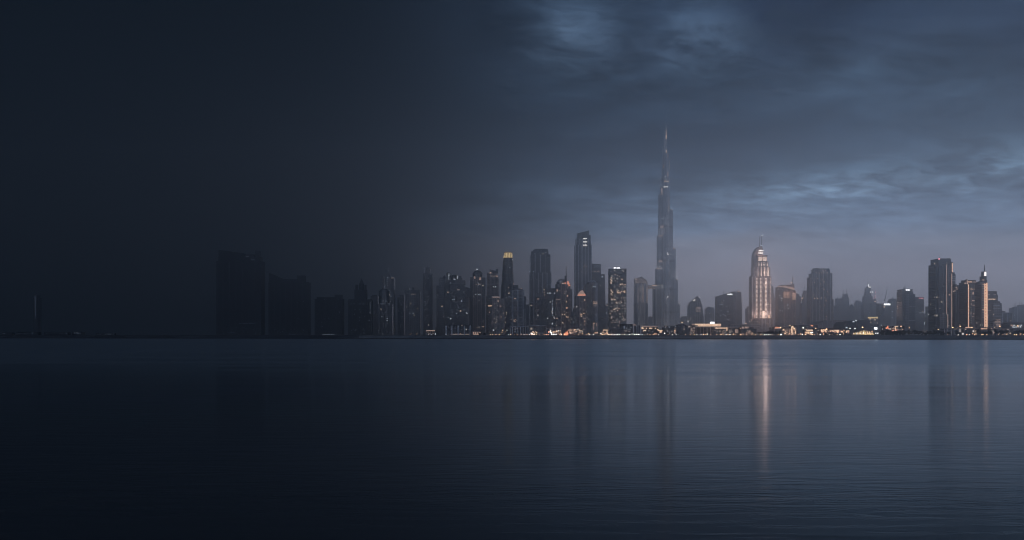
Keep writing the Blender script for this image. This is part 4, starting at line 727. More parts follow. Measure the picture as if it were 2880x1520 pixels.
b.tier('main_shaft', 2285, 2336, 769, mat='dark', dep=54, fins=6.4, fmat='trim', finw=.9, finp=1.2); b.tier('upper_shaft', 2290.5, 2335, 758, 769, 'dark', dep=46, front=3, fins=6.4, fmat='trimd'); b.tier('left_crown', 2293, 2306.5, 754.5, 758.5, 'dark', dep=36, front=5); b.tier('right_crown', 2309, 2333, 755.3, 758.5, 'dark', dep=36, front=5); b.tier('left_wing', 2279, 2289.5, 780, mat='brown', dep=44, front=3, fins=4.6, fmat='trimb'); b.tier('right_wing', 2335.3, 2341.5, 768, mat='brown', dep=44, front=3, fins=4, fmat='trimb'); b.tier('right_foot', 2336, 2344.5, 842, mat='brown', dep=46, front=1.5, fins=4, fmat='trimb'); b.spire('roof_aerial', 2323, 752.8, 756, .8, .5, y=16)
b.wins([(2300, 784), (2313, 788), (2317, 793.5), (2317, 814.5), (2327.5, 820.3), (2290.5, 795), (2291, 840), (2299, 840.5), (2305.7, 840), (2318.5, 838), (2322, 847), (2324, 847), (2312, 874), (2317, 875), (2325, 890.7), (2324, 898), (2315, 762), (2323, 762), (2327, 767.5), (2321, 768.3), (2312, 768), (2316, 768.5), (2304, 768.7), (2296, 767.6), (2307, 799), (2316, 780), (2306, 863), (2317, 858), (2319, 861), (2285, 796), (2310, 838)], mat='warmdim', w=3, h=2.4); b.wins([(2291, 840), (2299, 840.3), (2317, 793.5), (2317, 814.5), (2325, 890.7)], mat='warm', w=3.4, h=2.6, out=.6)
b.done()
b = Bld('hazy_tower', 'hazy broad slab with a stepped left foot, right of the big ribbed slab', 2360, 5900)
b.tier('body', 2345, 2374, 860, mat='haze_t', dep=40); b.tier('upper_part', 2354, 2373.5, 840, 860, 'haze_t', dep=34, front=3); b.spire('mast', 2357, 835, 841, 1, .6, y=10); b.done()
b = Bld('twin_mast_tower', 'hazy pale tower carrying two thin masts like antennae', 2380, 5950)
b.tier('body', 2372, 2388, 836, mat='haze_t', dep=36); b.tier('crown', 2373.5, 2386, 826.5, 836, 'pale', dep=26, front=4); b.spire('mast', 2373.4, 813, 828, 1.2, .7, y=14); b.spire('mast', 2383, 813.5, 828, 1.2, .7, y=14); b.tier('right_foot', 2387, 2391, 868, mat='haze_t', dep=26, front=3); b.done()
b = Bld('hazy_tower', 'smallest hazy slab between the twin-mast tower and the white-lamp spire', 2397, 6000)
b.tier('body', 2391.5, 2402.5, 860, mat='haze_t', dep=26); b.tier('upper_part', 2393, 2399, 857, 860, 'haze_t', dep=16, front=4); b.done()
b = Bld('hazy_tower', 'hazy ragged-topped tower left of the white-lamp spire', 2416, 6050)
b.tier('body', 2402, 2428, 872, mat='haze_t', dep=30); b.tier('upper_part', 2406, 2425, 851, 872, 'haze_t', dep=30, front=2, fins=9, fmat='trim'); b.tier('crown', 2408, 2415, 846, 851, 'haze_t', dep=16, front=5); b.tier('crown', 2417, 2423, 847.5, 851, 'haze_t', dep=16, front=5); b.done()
b = Bld('white_lamp_spire', 'hazy stepped tower with a long needle and a bright white lamp at its foot', 2444, 5700, short='the white-lamp spire')
b.tier('body', 2429, 2456, 858, mat='haze_t', dep=44, tx=(2430, 2455), fins=8, fmat='trim'); b.tier('middle', 2432, 2455, 834, 858, 'haze_t', dep=38, front=3); b.tier('upper_part', 2436, 2452, 810, 834, 'haze_t', dep=30, front=6, tx=(2438, 2450.5)); b.tier('crown', 2441, 2451, 806, 810, 'haze_t', dep=20, front=9); b.tier('shaft', 2442.4, 2445.6, 798, 806, 'trim', dep=8, front=12); b.spire('needle', 2443.9, 778, 799, 1.1, .5, y=15)
b.win(2444, 803, 3.6, 9, 'sign', 'beacon', .6); b.win(2447.5, 808, 9, 4.2, 'white', 'beacon', .6); b.wins([(2450, 822), (2453.7, 822)], mat='sign', w=3.6, h=3.4); b.wins([(2441, 872), (2431, 878), (2446, 879), (2452, 812)], mat='cool', w=3); b.done()
b = Bld('scaffolded_tower', 'hazy unfinished tower dotted with pinkish construction lights', 2463, 5600)
b.tier('body', 2453.5, 2474, 853, mat='haze_t', dep=40); b.tier('core', 2458, 2466, 842, 853, 'haze_t', dep=18, front=6); b.spire('scaffold_mast', 2461.8, 821, 843, 1.2, 1., mat='trimd', y=8)
b.wins([(2462, 822.3, 3.4, 3.2), (2461, 832.5, 3, 3), (2459, 836, 2.4, 2.4), (2463, 838, 2.4, 2.4), (2458, 840, 2.4, 2.4)], mat='red', name='site_lamp', out=2); b.wins([(2462.5, 848.7, 7, 3), (2470, 850.5, 3, 3), (2467, 845, 2.4, 2.4)], mat='warm', name='site_lamp', out=1); b.done()
b = Bld('white_sign_slab', 'dark plain slab with a large white lit signboard on its roof corner', 2489, 4300, short='the white-signboard slab')
b.tier('body', 2474, 2505, 854.5, mat='dark', dep=40); b.tier('sign_frame', 2485, 2503.5, 854, 860, 'trimd', dep=4, front=-2); b.strip('sign_face', 2485.5, 856.7, 2503, 856.7, 'sign', 5.2, 3.); b.wins([(2480.5, 856), (2486.5, 864, 3, 4), (2482, 918)], mat='warm'); b.spire('roof_aerial', 2480, 850, 855, .8, .5); b.done()
b = Bld('tower_crane', 'thin slanted crane jib rising behind the white-signboard slab', 2491, 5000, 'crane')
mb = MB(); mb.tube((b.X(2489), 0, 0), (b.X(2489), 0, b.Z(842)), 1.6, 1.6, M['mast'], 4); mb.build('tower', b.o)
mb = MB(); mb.tube((b.X(2488.5), 0, b.Z(845)), (b.X(2495), 0, b.Z(813.5)), 1.6, .8, M['mast'], 4); mb.build('jib', b.o)
mb = MB(); mb.box(b.X(2486), b.X(2489), -2, 2, b.Z(846.5), b.Z(843), M['mast']); mb.build('counterweight', b.o)
b = Bld('hazy_crowned_tower', 'hazy tower with a small pinnacle between white-signboard slab and dark banded tower', 2514, 5000)
b.tier('body', 2503, 2526.5, 848, mat='haze_t', dep=40, fins=9, fmat='trim'); b.tier('crown', 2505, 2523, 840.5, 848, 'haze_t', dep=32, front=4, tx=(2507, 2521)); b.spire('pinnacle', 2513, 832.5, 841, 2.4, .8, mat='trim'); b.wins([(2509.5, 876.5, 4, 2.2), (2509.5, 894, 4, 3.6)], mat='cool'); b.done()
b = Bld('banner_sign_tower', 'dark tower with flat cap, white roof lettering and a lower glass front', 2553, 3200, short='the flat-capped sign tower')
b.tier('rear_shaft', 2536.5, 2568.5, 820, mat='dark', dep=44); b.tier('cap', 2537.3, 2567.5, 814, 817.5, 'trimd', dep=42, front=1); b.tier('cap_neck', 2538.5, 2566, 817.5, 820, 'pale', dep=38, front=3); b.tier('front_shaft', 2544, 2571, 827.5, mat='grey', dep=14, front=-9); b.tier('glass_front', 2554, 2570, 829.5, mat='blue', dep=6, front=-11, bands=34, bmat='trim', bandh=1); b.tier('roof_plant', 2545, 2560, 812.3, 814, 'trimd', dep=18, front=10); b.spire('antenna', 2551.4, 801.5, 813, 1., .5, y=18); b.spire('roof_aerial', 2548, 807, 813, .8, .5, y=18)
b.letters('roof_sign', 2547, 2559, 816.2, 2.7, 'sign', 31, -.2, 6); b.done()
b = Bld('red_sign_slab', 'plain slab with small glowing red lettering at its top corner', 2587, 3850, short='the red-lettered slab')
b.tier('body', 2573.5, 2599.5, 837.5, mat='dark', dep=40, tx=(2574.3, 2599)); b.tier('parapet', 2574, 2599.2, 836, 838, 'trimd', dep=41, front=-.5); b.letters('roof_sign', 2584.5, 2597, 839.3, 3.1, 'red', 17, n=5); b.wins([(2585, 880.5), (2587, 880.8), (2589, 880.8), (2592.5, 880.5), (2595, 880.5), (2597, 880.5)], mat='cooldim'); b.strip('corner_light', 2600, 906, 2600, 914, 'cool', 1.3, 1); b.done()
b = Bld('plain_slab', 'low hazy slab between the red-lettered slab and the bar-sign slab', 2607, 4300)
b.tier('body', 2600.5, 2615, 884.5, mat='haze_t', dep=30); b.tier('roof_hut', 2604, 2610, 882.5, 884.5, 'haze_t', dep=12, front=5); b.win(2616, 922, 3, 2.4, 'cool'); b.done()
b = Bld('bar_sign_slab', 'low slab bearing one long white light bar, beside the tall dark tower', 2622, 4000, short='the light-bar slab')
b.tier('rear_block', 2613.5, 2634, 862, mat='haze_t', dep=30, front=8); b.tier('body', 2612, 2633, 886.5, mat='grey', dep=36, fins=10, fmat='trim'); b.strip('light_bar', 2612.4, 884.3, 2630, 884.3, 'sign', 3.2, 2); b.wins([(2625.5, 896.6), (2628.5, 896.6), (2631.5, 896.6), (2629, 902.5), (2626, 917), (2628, 918), (2616, 922), (2629.5, 922.5), (2620, 921.8)], mat='cool', w=2.8); b.done()
b = Bld('dark_shard_tower', 'tallest tower on the right, black glass with one golden lit corner panel', 2656, 2350, short='the tall black-glass tower')
b.tier('left_shoulder', 2633, 2641, 744, mat='dark', dep=40, front=4, kind='box', fins=6, fmat='trimd'); b.tier('main_shaft', 2639.2, 2675.5, 744, mat='dark', dep=46, fins=8, fmat='trimd', finp=.5); b.tier('crown', 2639.4, 2675.3, 728, 744, 'blue', dep=44, front=.6); b.tier('crown_notch', 2648, 2668, 726.8, 728, 'trimd', dep=24, front=6); b.tier('crown_corner', 2668, 2675.3, 726.3, 728, 'trimd', dep=24, front=6); b.tier('right_shaft', 2664, 2676.3, 738, mat='dark', dep=40, front=-1.5); b.tier('panel_frame', 2675, 2680, 738, 770, 'trimd', dep=20, front=0)
b.strip('golden_panel', 2676.8, 740.5, 2676.8, 766, 'goldline', 2.9, 1.); b.strip('light_line', 2662, 744.5, 2662, 885, 'pink', 1.1, 1.6); b.strip('light_line', 2664.5, 885, 2664.5, 922, 'pink', 1., 1.6); b.strip('corner_line', 2675.8, 770, 2675.8, 922, 'warmdim', 1.2, .9); b.spire('antenna', 2649.5, 723.5, 728, .7, .4, y=14)
b.win(2641.5, 728.8, 2.4, 2.4, 'red', 'roof_lamp', 1.4); b.strip('lit_floor', 2667.5, 830, 2671.5, 830, 'warmdim', 2, .8); b.wins([(2640.5, 836.5), (2651.5, 884.5), (2654, 884), (2643, 868), (2634, 828), (2664, 886), (2668, 917)], mat='faintw'); b.tier('podium_wing', 2641, 2656, 884, mat='grey', dep=12, front=-5); b.done()
b = Bld('hazy_pillar_tower', 'greyish balconied tower half behind the tall black-glass tower', 2682, 2900)
b.tier('body', 2674, 2687.5, 772, mat='grey', dep=40, bands=9, bmat='trim', bandh=1.2); b.tier('crown', 2676, 2687, 766.5, 772, 'grey', dep=30, front=4); b.done()
b = Bld('notched_tower', 'dark twin-bodied tower with a lit notch near its flat top, left of the gold outlines', 2703, 2600, short='the notched dark tower')
b.tier('left_body', 2687.5, 2699, 803, mat='dark', dep=36, front=3, slant=(799, 806)); b.tier('right_body', 2694, 2719.5, 802, mat='teal', dep=42, fins=11, fmat='trimd'); b.tier('left_annex', 2688, 2692.5, 800, 880, 'grey', dep=20, front=1); b.tier('notch', 2694, 2719, 813, 816.5, 'trimd', dep=6, front=-1.4)
b.wins([(2692.5, 813.5), (2698, 813.6), (2705.5, 813.6), (2700, 817.5), (2703, 817.5), (2687.8, 818.4), (2682, 820), (2690, 809), (2704, 872), (2708, 872), (2711, 872)], mat='warmdim', w=2.6, out=1.8); b.done()
b = Bld('gold_outlined_slab', 'dark slab tower outlined in thin golden light, topped by a flat hut', 2738, 2500, short='the gold-outlined slab')
b.tier('body', 2719, 2759, 794, mat='dark', dep=44, fins=13, fmat='trimd'); b.tier('roof_hut', 2720.5, 2749, 787.7, 794, 'trimd', dep=28, front=8); b.tier('corner_post', 2718, 2720.5, 786, 800, 'trim', dep=6, front=-1)
b.strip('gold_line', 2723.8, 802, 2723.8, 921, 'goldline', 1.5, 1.2); b.strip('gold_line', 2720.3, 797, 2723.6, 802.5, 'goldline', 1.2, 1.2); b.strip('gold_line', 2719.6, 789, 2719.6, 798, 'warmdim', 1.2, 2); b.strip('gold_line', 2721.5, 793.6, 2733, 793.6, 'goldline', 1.5, 1.2); b.strip('gold_line', 2735, 793.8, 2756, 793.8, 'warmdim', 1.2, 1.2); b.strip('gold_line', 2715.5, 921.7, 2732.5, 921.7, 'goldline', 1.6, 1.6); b.strip('gold_line', 2757.8, 803.5, 2757.8, 925, 'goldline', 1.6, 1.6); b.win(2714.5, 797.3, 3, 2.4, 'warmdim', 'corner_lamp', .6)
b.wins([(2731, 813, 2, 4), (2735, 814), (2747, 814.5), (2749, 814.3), (2737, 825), (2736.5, 827.5), (2735, 845.5), (2739, 846.3), (2737, 823), (2732, 856), (2731, 881), (2738.5, 883.3), (2746, 882.5), (2749, 882.4), (2754, 882, 3.4, 2.6), (2736, 891), (2743, 891), (2748, 891), (2741, 813.6), (2722, 857)], mat='warmdim', w=2.4); b.strip('lit_floor', 2735, 859, 2751, 859, 'warmdim', 1.2, .7); b.wins([(2731, 818 + 6 * i, 1.2, 3.) for i in range(16)], mat='faint'); b.done()
b = Bld('gold_striped_tower', 'slender tower with full-height golden light stripes and a lit stepped spire', 2769, 2440, short='the gold-striped spire tower')
b.tier('body', 2759.3, 2777, 799, mat='dark', dep=34, fins=7, fmat='trimd'); b.tier('shoulder', 2757, 2777, 790, 799, 'dark', dep=32, front=.6, slant=(795, 787.5)); b.tier('upper_block', 2768.5, 2776.6, 777, 790, 'dark', dep=22, front=3); b.tier('lantern', 2769.8, 2776.4, 763.5, 777, 'trimb', dep=14, front=5); b.spire('mast', 2774.6, 744, 764, 1.1, .6, y=10)
b.strip('gold_line', 2769.3, 798, 2769.3, 921, 'goldline', 1.4, 1.4); b.strip('gold_line', 2775.4, 796, 2775.4, 921, 'goldline', 2., 1.4); b.strip('gold_line', 2758.5, 925.3, 2778, 925.3, 'goldline', 1.5, 1.6); b.strip('gold_line', 2761, 871, 2770, 871, 'goldline', 1., 1.); b.strip('lantern_light', 2773.8, 765, 2773.8, 776, 'white', 3., .8); b.strip('lantern_light', 2770, 776, 2772, 776, 'white', 2, .8); b.strip('crown_light', 2769.5, 786, 2775.5, 786, 'warm', 4, .8); b.strip('crown_light', 2763, 788, 2768, 788, 'warmdim', 2, .9); b.strip('crown_light', 2763, 801, 2768, 800, 'warmdim', 2, .9)
b.wins([(2772.4, 801 + 4.3 * i, 1.6, 1.7) for i in range(28)], mat='goldline', w=1.6); b.wins([(2765.5, 806 + 6.7 * i, 3.4, 1.2) for i in range(14)], mat='faintw'); b.done()
b = Bld('stepped_block_tower', 'dark tower stepping down to the right with one pink light bar', 2795, 2900, short='the stepped block tower')
b.tier('left_body', 2777, 2804, 820, mat='dark', dep=40); b.tier('left_roof', 2778, 2803, 819, 820.5, 'trimd', dep=36, front=2); b.tier('middle_step', 2800, 2808, 829, mat='dark', dep=36, front=3); b.tier('right_body', 2792, 2815.5, 853, mat='grey', dep=30, front=-4, bands=40, bmat='trim', bandh=1.2); b.tier('right_roof', 2800, 2813, 848, 853, 'dark', dep=20, front=0); b.strip('light_bar', 2778.5, 842, 2800, 842, 'warm', 1.7, .8)
b.wins([(2780, 829.2), (2783, 829.2), (2796, 829.3), (2800, 829.2), (2779, 874), (2782, 873.5), (2786, 874), (2780, 888)], mat='faintw'); b.strip('lit_floor', 2792, 859.4, 2810, 859.4, 'faint', 1.4, .8); b.strip('lit_floor', 2791, 867.6, 2812, 867.6, 'faint', 1.2, .8); b.done()
b = Bld('terraced_block', 'low block with warm-lit stacked terraces under the stepped block tower', 2804, 2300, 'apartment block')
b.tier('body', 2795, 2814, 898, mat='beige', dep=24, slant=(905, 897), bands=5.2, bmat='trim', bandh=1., bandp=1.2); b.tier('left_wing', 2792, 2800, 911, mat='beige', dep=20, front=-3)
for i, x0 in enumerate((2800, 2798, 2797, 2796, 2795)): b.strip('terrace_light', x0, 900 + 4.4 * i, 2813, 900 + 4.4 * i, 'pink', 1., 1.8)
b.done()
b = Bld('white_column_block', 'mid-height block with pale full-height columns left of the unfinished tower', 2833, 3100, 'office block')
b.tier('body', 2816.5, 2849, 881, mat='dark', dep=40, fins=9, fmat='trim', finw=1.8, finp=1.2); b.tier('roof_band', 2816, 2849.5, 879.5, 882, 'trim', dep=41, front=-.8); b.tier('rear_crown', 2817, 2834, 875, 880, 'haze_t', dep=20, front=14); b.wins([(2832, 893), (2842, 902), (2834, 901), (2842, 906), (2830, 898)], mat='faintw', w=3); b.done()
b = Bld('unfinished_tower', 'broad hazy unfinished tower with a ragged top at the right edge', 2872, 4600)
b.tier('left_body', 2851, 2862, 866, mat='haze_t', dep=44); b.tier('main_body', 2860, 2900, 863, mat='haze_t', dep=48, front=-2, fins=12, fmat='trim'); b.tier('core', 2868, 2878, 858, 863, 'haze_t', dep=20, front=6); b.tier('core', 2882, 2896, 857, 863, 'haze_t', dep=20, front=8)
for x, y in ((2856, 853), (2859, 851), (2870, 849), (2876, 852)): b.spire('site_mast', x, y, 866, .7, .5)
b.win(2853, 887, 3, 2.8, 'cool'); b.win(2854, 893.5, 3, 2.2, 'faint'); b.done()
b = Bld('low_mall', 'long low roof with a pale edge and scattered lamps at the right edge', 2864, 2300, 'hall', LOW)
b.tier('body', 2841, 2905, 910, mat='lowdark', dep=40); b.tier('roof', 2846, 2905, 906, 908.5, 'tent', dep=44, front=-2); b.tier('upper_floor', 2846, 2905, 908.5, 910, 'brown', dep=38, front=1); b.scatter(20, 2840, 2880, 914, 924, 2.6, 2.6, ('warmdim', 'cool', 'faintw')); b.done()

# halls and low buildings on the right
b = Bld('tent_hall', 'huge pale sloping tent-like hall in front of the big ribbed slab', 2338, 2900, 'hall', LOW)
b.shape('roof', [(2294, 930), (2384, 930), (2380, 901), (2345, 901), (2318, 904.5), (2306, 909.5), (2299, 916)], 'tent', 0, 90)
for i in range(5): b.shape('roof_seam', [(2312 + 14 * i, 930), (2313 + 14 * i, 930), (2313 + 14 * i, 908 - min(i, 1) * 5), (2312 + 14 * i, 908 - min(i, 1) * 5)], 'trim', -.6, .2)
b.done()
b = Bld('dome_hall', 'dark metallic curved hall roof behind a blaze of warm garden light', 2411, 1900, 'hall', LOW)
b.shape('left_roof', [(2372, 944), (2412, 944), (2408, 905.5), (2397, 905.8), (2384.5, 905.5), (2380, 911), (2376, 920)], 'mall', 2, 70); b.shape('main_roof', [(2400, 944), (2452, 944), (2449, 912), (2446, 902.5), (2430, 901), (2414, 901.4), (2408, 904)], 'mall', 0, 74); b.shape('right_roof', [(2446, 944), (2476, 944), (2474, 911), (2449, 911)], 'grey', 3, 60)
b.wins([(2400.5, 905), (2407.5, 902), (2381, 922)], mat='cool', w=2.4); b.done()
b = Bld('ring_pavilion', 'glowing oval ring roof on a hazy drum above the dark hall', 2461, 3700, 'pavilion')
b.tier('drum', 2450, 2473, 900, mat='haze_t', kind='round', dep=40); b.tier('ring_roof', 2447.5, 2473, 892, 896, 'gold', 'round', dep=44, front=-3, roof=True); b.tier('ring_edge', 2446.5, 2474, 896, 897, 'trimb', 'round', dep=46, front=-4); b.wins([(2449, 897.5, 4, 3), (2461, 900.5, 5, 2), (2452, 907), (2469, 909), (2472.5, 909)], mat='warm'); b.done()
b = Bld('billboard', 'white glowing square billboard on a post above the garden light', 2463, shore(2463) + 90, 'billboard', None)
b.tier('panel', 2458.7, 2467.5, 921, 927.3, 'trimd', dep=1.2); b.strip('screen', 2459, 924.1, 2467.2, 924.1, 'sign', 3.8, .3); mb = MB(); mb.tube((b.X(2463), .6, -.5), (b.X(2463), .6, b.Z(926)), .35, .35, M['mast']); mb.build('post', b.o); b.done()
b = Bld('arcade_hall', 'low hall with a lit arcade of upright warm bays in front of the ribbed slab', 2277, shore(2277) + 70, 'hall', LOW)
b.tier('body', 2266, 2290, 927, mat='lowlit', dep=24); b.tier('roof', 2264, 2291, 925, 927, 'trimd', dep=28, front=-2); b.wins([(2269 + 2.3 * i, 930, 1.1, 2.8) for i in range(8)], mat='warm'); b.wins([(2279 + 2.2 * i, 936, 1.3, 1.8) for i in range(4)], mat='white'); b.scatter(14, 2264, 2290, 934, 942, 2, 2, ('warm', 'warmdim')); b.done()
b = Bld('palm_court_house', 'brown low house with many warm openings, right of the glowing hotel', 2218, shore(2218) + 70, 'low building', LOW)
b.tier('body', 2198, 2240, 929, mat='lowlit', dep=24, fins=5, fmat='trimb'); b.tier('upper_room', 2203, 2228, 923, 929, 'brown', dep=16, front=4, fins=4, fmat='trimb'); b.strip('light_column', 2226.6, 919, 2226.6, 938, 'warm', 1.3, 4); b.scatter(40, 2199, 2240, 926, 942, 2.2, 2.2, ('warm', 'warmdim', 'faintw', 'warmdim'), w=1.7); b.wins([(2221.5, 916), (2229, 918.5), (2231, 921), (2236, 929)], mat='warm'); b.done()
b = Bld('long_mall', 'long dark mall roof stretching from the hotel to the tent hall', 2262, 2200, 'hall', LOW)
b.tier('left_body', 2176, 2240, 921, mat='lowdark', dep=40, fins=9, fmat='trimb'); b.tier('middle_body', 2236, 2268, 915, mat='mall', dep=44, front=2); b.tier('right_body', 2264, 2300, 914.5, mat='lowdark', dep=40); b.tier('left_terrace', 2180, 2196, 919, 921, 'brown', dep=24, front=4); b.wins([(2178, 924.5), (2183, 921.5), (2187, 922), (2191, 922), (2282, 916), (2285, 917)], mat='orange', w=2.2, h=2); b.scatter(12, 2178, 2196, 921, 927, 2.4, 2.2, ('warmdim', 'faintw')); b.done()
b = Bld('long_market', 'low market roof over a dazzling band of warm stall lights', 2345, shore(2345) + 60, 'market', LOW)
b.tier('body', 2308, 2372, 931, mat='lowdark', dep=24); b.tier('roof', 2296, 2374, 923, 926, 'trimd', dep=34, front=0); b.tier('clerestory', 2302, 2372, 926, 931, 'lowlit', dep=20, front=4)
b.scatter(38, 2310, 2326, 927, 936, 2., 2., ('warm', 'warmdim'), w=1.5); b.scatter(26, 2334, 2350, 930, 934, 1.8, 1.8, ('warm', 'warmdim'), w=1.4); b.strip('stall_light', 2346, 929.7, 2361, 929.7, 'warm', 1.5, 1.4); b.scatter(22, 2345, 2371, 931, 937, 2., 2., ('warm', 'warmdim'), w=1.5); b.strip('slanted_light', 2326, 929, 2331, 935, 'warmdim', .8, 2); b.strip('slanted_light', 2369, 932, 2372, 942, 'warm', .9, 2); b.done()
b = Bld('small_pavilion', 'small lit pavilion at the left foot of the dark hall', 2383, shore(2383) + 50, 'pavilion', LOW)
b.tier('body', 2378, 2390, 934, mat='lowlit', dep=14); b.tier('roof', 2377, 2391, 931, 933.5, 'trimd', dep=16, front=-1.5); b.scatter(18, 2379, 2389, 930.5, 939, 1.8, 1.8, ('warm', 'warmdim'), w=1.4); b.done()
b = Bld('garden_stage', 'garden stage ablaze with upright warm light rods in front of the dark hall', 2428, shore(2428) + 45, 'stage', LOW)
b.tier('platform', 2398, 2462, 941, mat='lowdark', dep=22); b.tier('back_wall', 2408, 2458, 934.5, 941, 'lowlit', dep=3, front=12)
rn = random.Random(5)
for i in range(34):
    x = 2402 + 56 * (i + rn.random() * .8) / 34; c = 1 - abs(x - 2434) / 34
    mb = MB(); h = 2.2 + 4.6 * max(c, .1) * (.6 + .6 * rn.random()); mb.tube((b.X(x), 3 + 6 * rn.random(), b.Z(941)), (b.X(x) + rn.uniform(-.8, .8), 6, b.Z(941) + h), .45, .25, M['gold' if rn.random() < .45 else 'white' if rn.random() < .3 else 'warm'], 6); mb.build('light_rod', b.o)
b.strip('stage_edge', 2420, 940.3, 2458, 940.3, 'gold', 1.4, .6); b.done()
b = Bld('garden_court', 'low reddish building with a flat lamp canopy behind the dark trees', 2513, shore(2513) + 140, 'low building', LOW)
b.tier('body', 2488, 2545, 917, mat='lowdark', dep=26, fins=6, fmat='trimb'); b.tier('canopy', 2512, 2524, 917.8, 920, 'trimd', dep=10, front=-8); b.strip('canopy_light', 2512.5, 918.4, 2522.5, 918.4, 'warm', 1.2, .8); b.strip('light_column', 2518, 921, 2518, 931, 'warm', 1.2, 2); b.wins([(2493, 923.5, 2.6, 2.4), (2497, 920, 2.6, 4), (2496, 923, 3, 2), (2500, 925), (2509, 931), (2513, 930), (2522, 929)], mat='orange'); b.scatter(12, 2500, 2542, 920, 931, mats=('warmdim', 'faintw')); b.done()
b = Bld('bank_house', 'low grey house with upright panels between the dark mound and the quay trees', 2674, shore(2674) + 60, 'low building', LOW)
b.tier('body', 2655, 2696, 926.5, mat='grey', dep=20, fins=7, fmat='trim', finw=1.4); b.tier('roof_edge', 2640, 2682, 923.7, 926.6, 'pale', dep=22, front=-1); b.done()
b = Bld('bank_house', 'low brownish house with a rosy glowing bush of light at its left end', 2725, shore(2725) + 90, 'low building', LOW)
b.tier('body', 2694, 2749, 925, mat='lowlit', dep=22, fins=6, fmat='trimb'); b.tier('roof_edge', 2693, 2750, 923.6, 925.4, 'trimb', dep=24, front=-1); b.strip('stair_light', 2740, 927, 2740, 938, 'warmdim', 1.1, .6); b.strip('stair_light', 2676, 920, 2676, 930, 'faintw', 1.1, .6); b.done()
b = Bld('bank_house', 'low house half hidden by the rightmost quay trees', 2830, shore(2830) + 90, 'low building', LOW)
b.tier('body', 2790, 2850, 926, mat='lowlit', dep=22, fins=7, fmat='trimb'); b.tier('roof_edge', 2789, 2851, 924.5, 926.4, 'trimb', dep=24, front=-1); b.scatter(10, 2792, 2848, 928, 940, mats=('warmdim', 'faintw')); b.done()

# ------------------------------------------------------------------ the setting: land, water, quay, haze, sky
def struct(name, mb, kind='structure'):
    o = mb.build(name); o['kind'] = kind; return o
def shp(x, off=0., z=0.):
    D = (float(shore(x)) + off) / 2; return ((x - HX) * D / FPX, D, z)
mb = MB()
l0, l1 = shp(-500, 9, GZ), shp(3400, 9, GZ)
mb.v = [l0, l1, (3900, 6400, GZ), (-3900, 6400, GZ)]; mb.f = [(0, 1, 2, 3)]; mb.mi = [0]
m, t, p, _ = new_mat('dry_sandy_ground'); tc = t.node('ShaderNodeTexCoord')
g = t.noise(tc.outputs['Object'], .03, 6, .6); t.put(p.inputs['Base Color'], t.ramp(g, [(.3, (.05, .048, .045)), (.7, (.11, .10, .09))])); p.inputs['Roughness'].default_value = .9
mb.mats = [m]; struct('ground', mb)

# quay wall: sloping stone wall with a dark wet footing and a coping
q = empty('quay_wall', shp(1440, 0, 0), 'long low pale stone quay wall with a dark wet foot along the far shore', 'quay wall')
ox, oy = q.location.x, q.location.y
def band(name, o0, z0, o1, z1, mat, xs=(1010, 3380)):
    mb = MB(); a, c = shp(xs[0], o0), shp(xs[1], o0); a2, c2 = shp(xs[0], o1), shp(xs[1], o1); e, f = shp(xs[0], o1 + 12), shp(xs[1], o1 + 12)
    P = [(a, z0), (c, z0), (c2, z1), (a2, z1), (e, z1), (f, z1), (e, z0), (f, z0)]
    mb.v = [(w[0] - ox, w[1] - oy, z / 2) for w, z in P]
    mb.f = [(0, 1, 2, 3), (3, 2, 5, 4), (4, 5, 7, 6), (6, 7, 1, 0), (0, 3, 4, 6), (1, 7, 5, 2)]; mb.mi = [0] * 6; mb.mats = [mat]
    return mb.build(name, q)
m, t, p, _ = new_mat('quay_stone'); tc = t.node('ShaderNodeTexCoord')
x, y, z = t.sep(tc.outputs['Object'])
n1 = t.noise(t.xyz(t.m('MULTIPLY', x, .012), 0, t.m('MULTIPLY', z, .25)), 1, 6, .65)
n2 = t.noise(t.xyz(t.m('MULTIPLY', x, .2), 0, t.m('MULTIPLY', z, 1.5)), 1, 3, .6)
t.put(p.inputs['Base Color'], t.mix(.35, t.ramp(n1, [(.3, (.10, .105, .11)), (.7, (.28, .275, .27))]), t.ramp(n2, [(.3, (.08, .08, .08)), (.7, (.3, .3, .3))]))); p.inputs['Roughness'].default_value = .85
stone = m
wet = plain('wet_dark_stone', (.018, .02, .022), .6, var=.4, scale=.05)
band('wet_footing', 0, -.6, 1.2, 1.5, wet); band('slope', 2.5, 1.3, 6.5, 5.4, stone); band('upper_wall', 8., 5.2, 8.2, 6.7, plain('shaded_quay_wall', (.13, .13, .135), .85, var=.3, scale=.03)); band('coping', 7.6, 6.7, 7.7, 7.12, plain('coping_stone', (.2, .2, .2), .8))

q = empty('darkened_quay', (ox, oy, 0), 'left stretch of the far quay, with darkness put into its stone colour', 'bank')  # the same quay, darkened by colour where the left side fades out
band('wet_footing', 0, -.6, 1.2, 1.5, wet, (-480, 1010)); band('slope', 2.5, 1.3, 6.5, 5.4, plain('darkened_quay_slope', (.045, .05, .058), .9, var=.5, scale=.05), (-480, 1010)); band('crest', 7.6, 5.2, 7.7, 7.1, plain('darkened_quay_crest', (.04, .045, .05), .9), (-480, 1010))
mb = MB(); mb.v = [(-3900, -250, 0), (3900, -250, 0), (3900, 6400, 0), (-3900, 6400, 0)]; mb.f = [(0, 1, 2, 3)]; mb.mi = [0]
m, t, p, out = new_mat('creek_water'); tc = t.node('ShaderNodeTexCoord')
x, y, z = t.sep(tc.outputs['Object'])
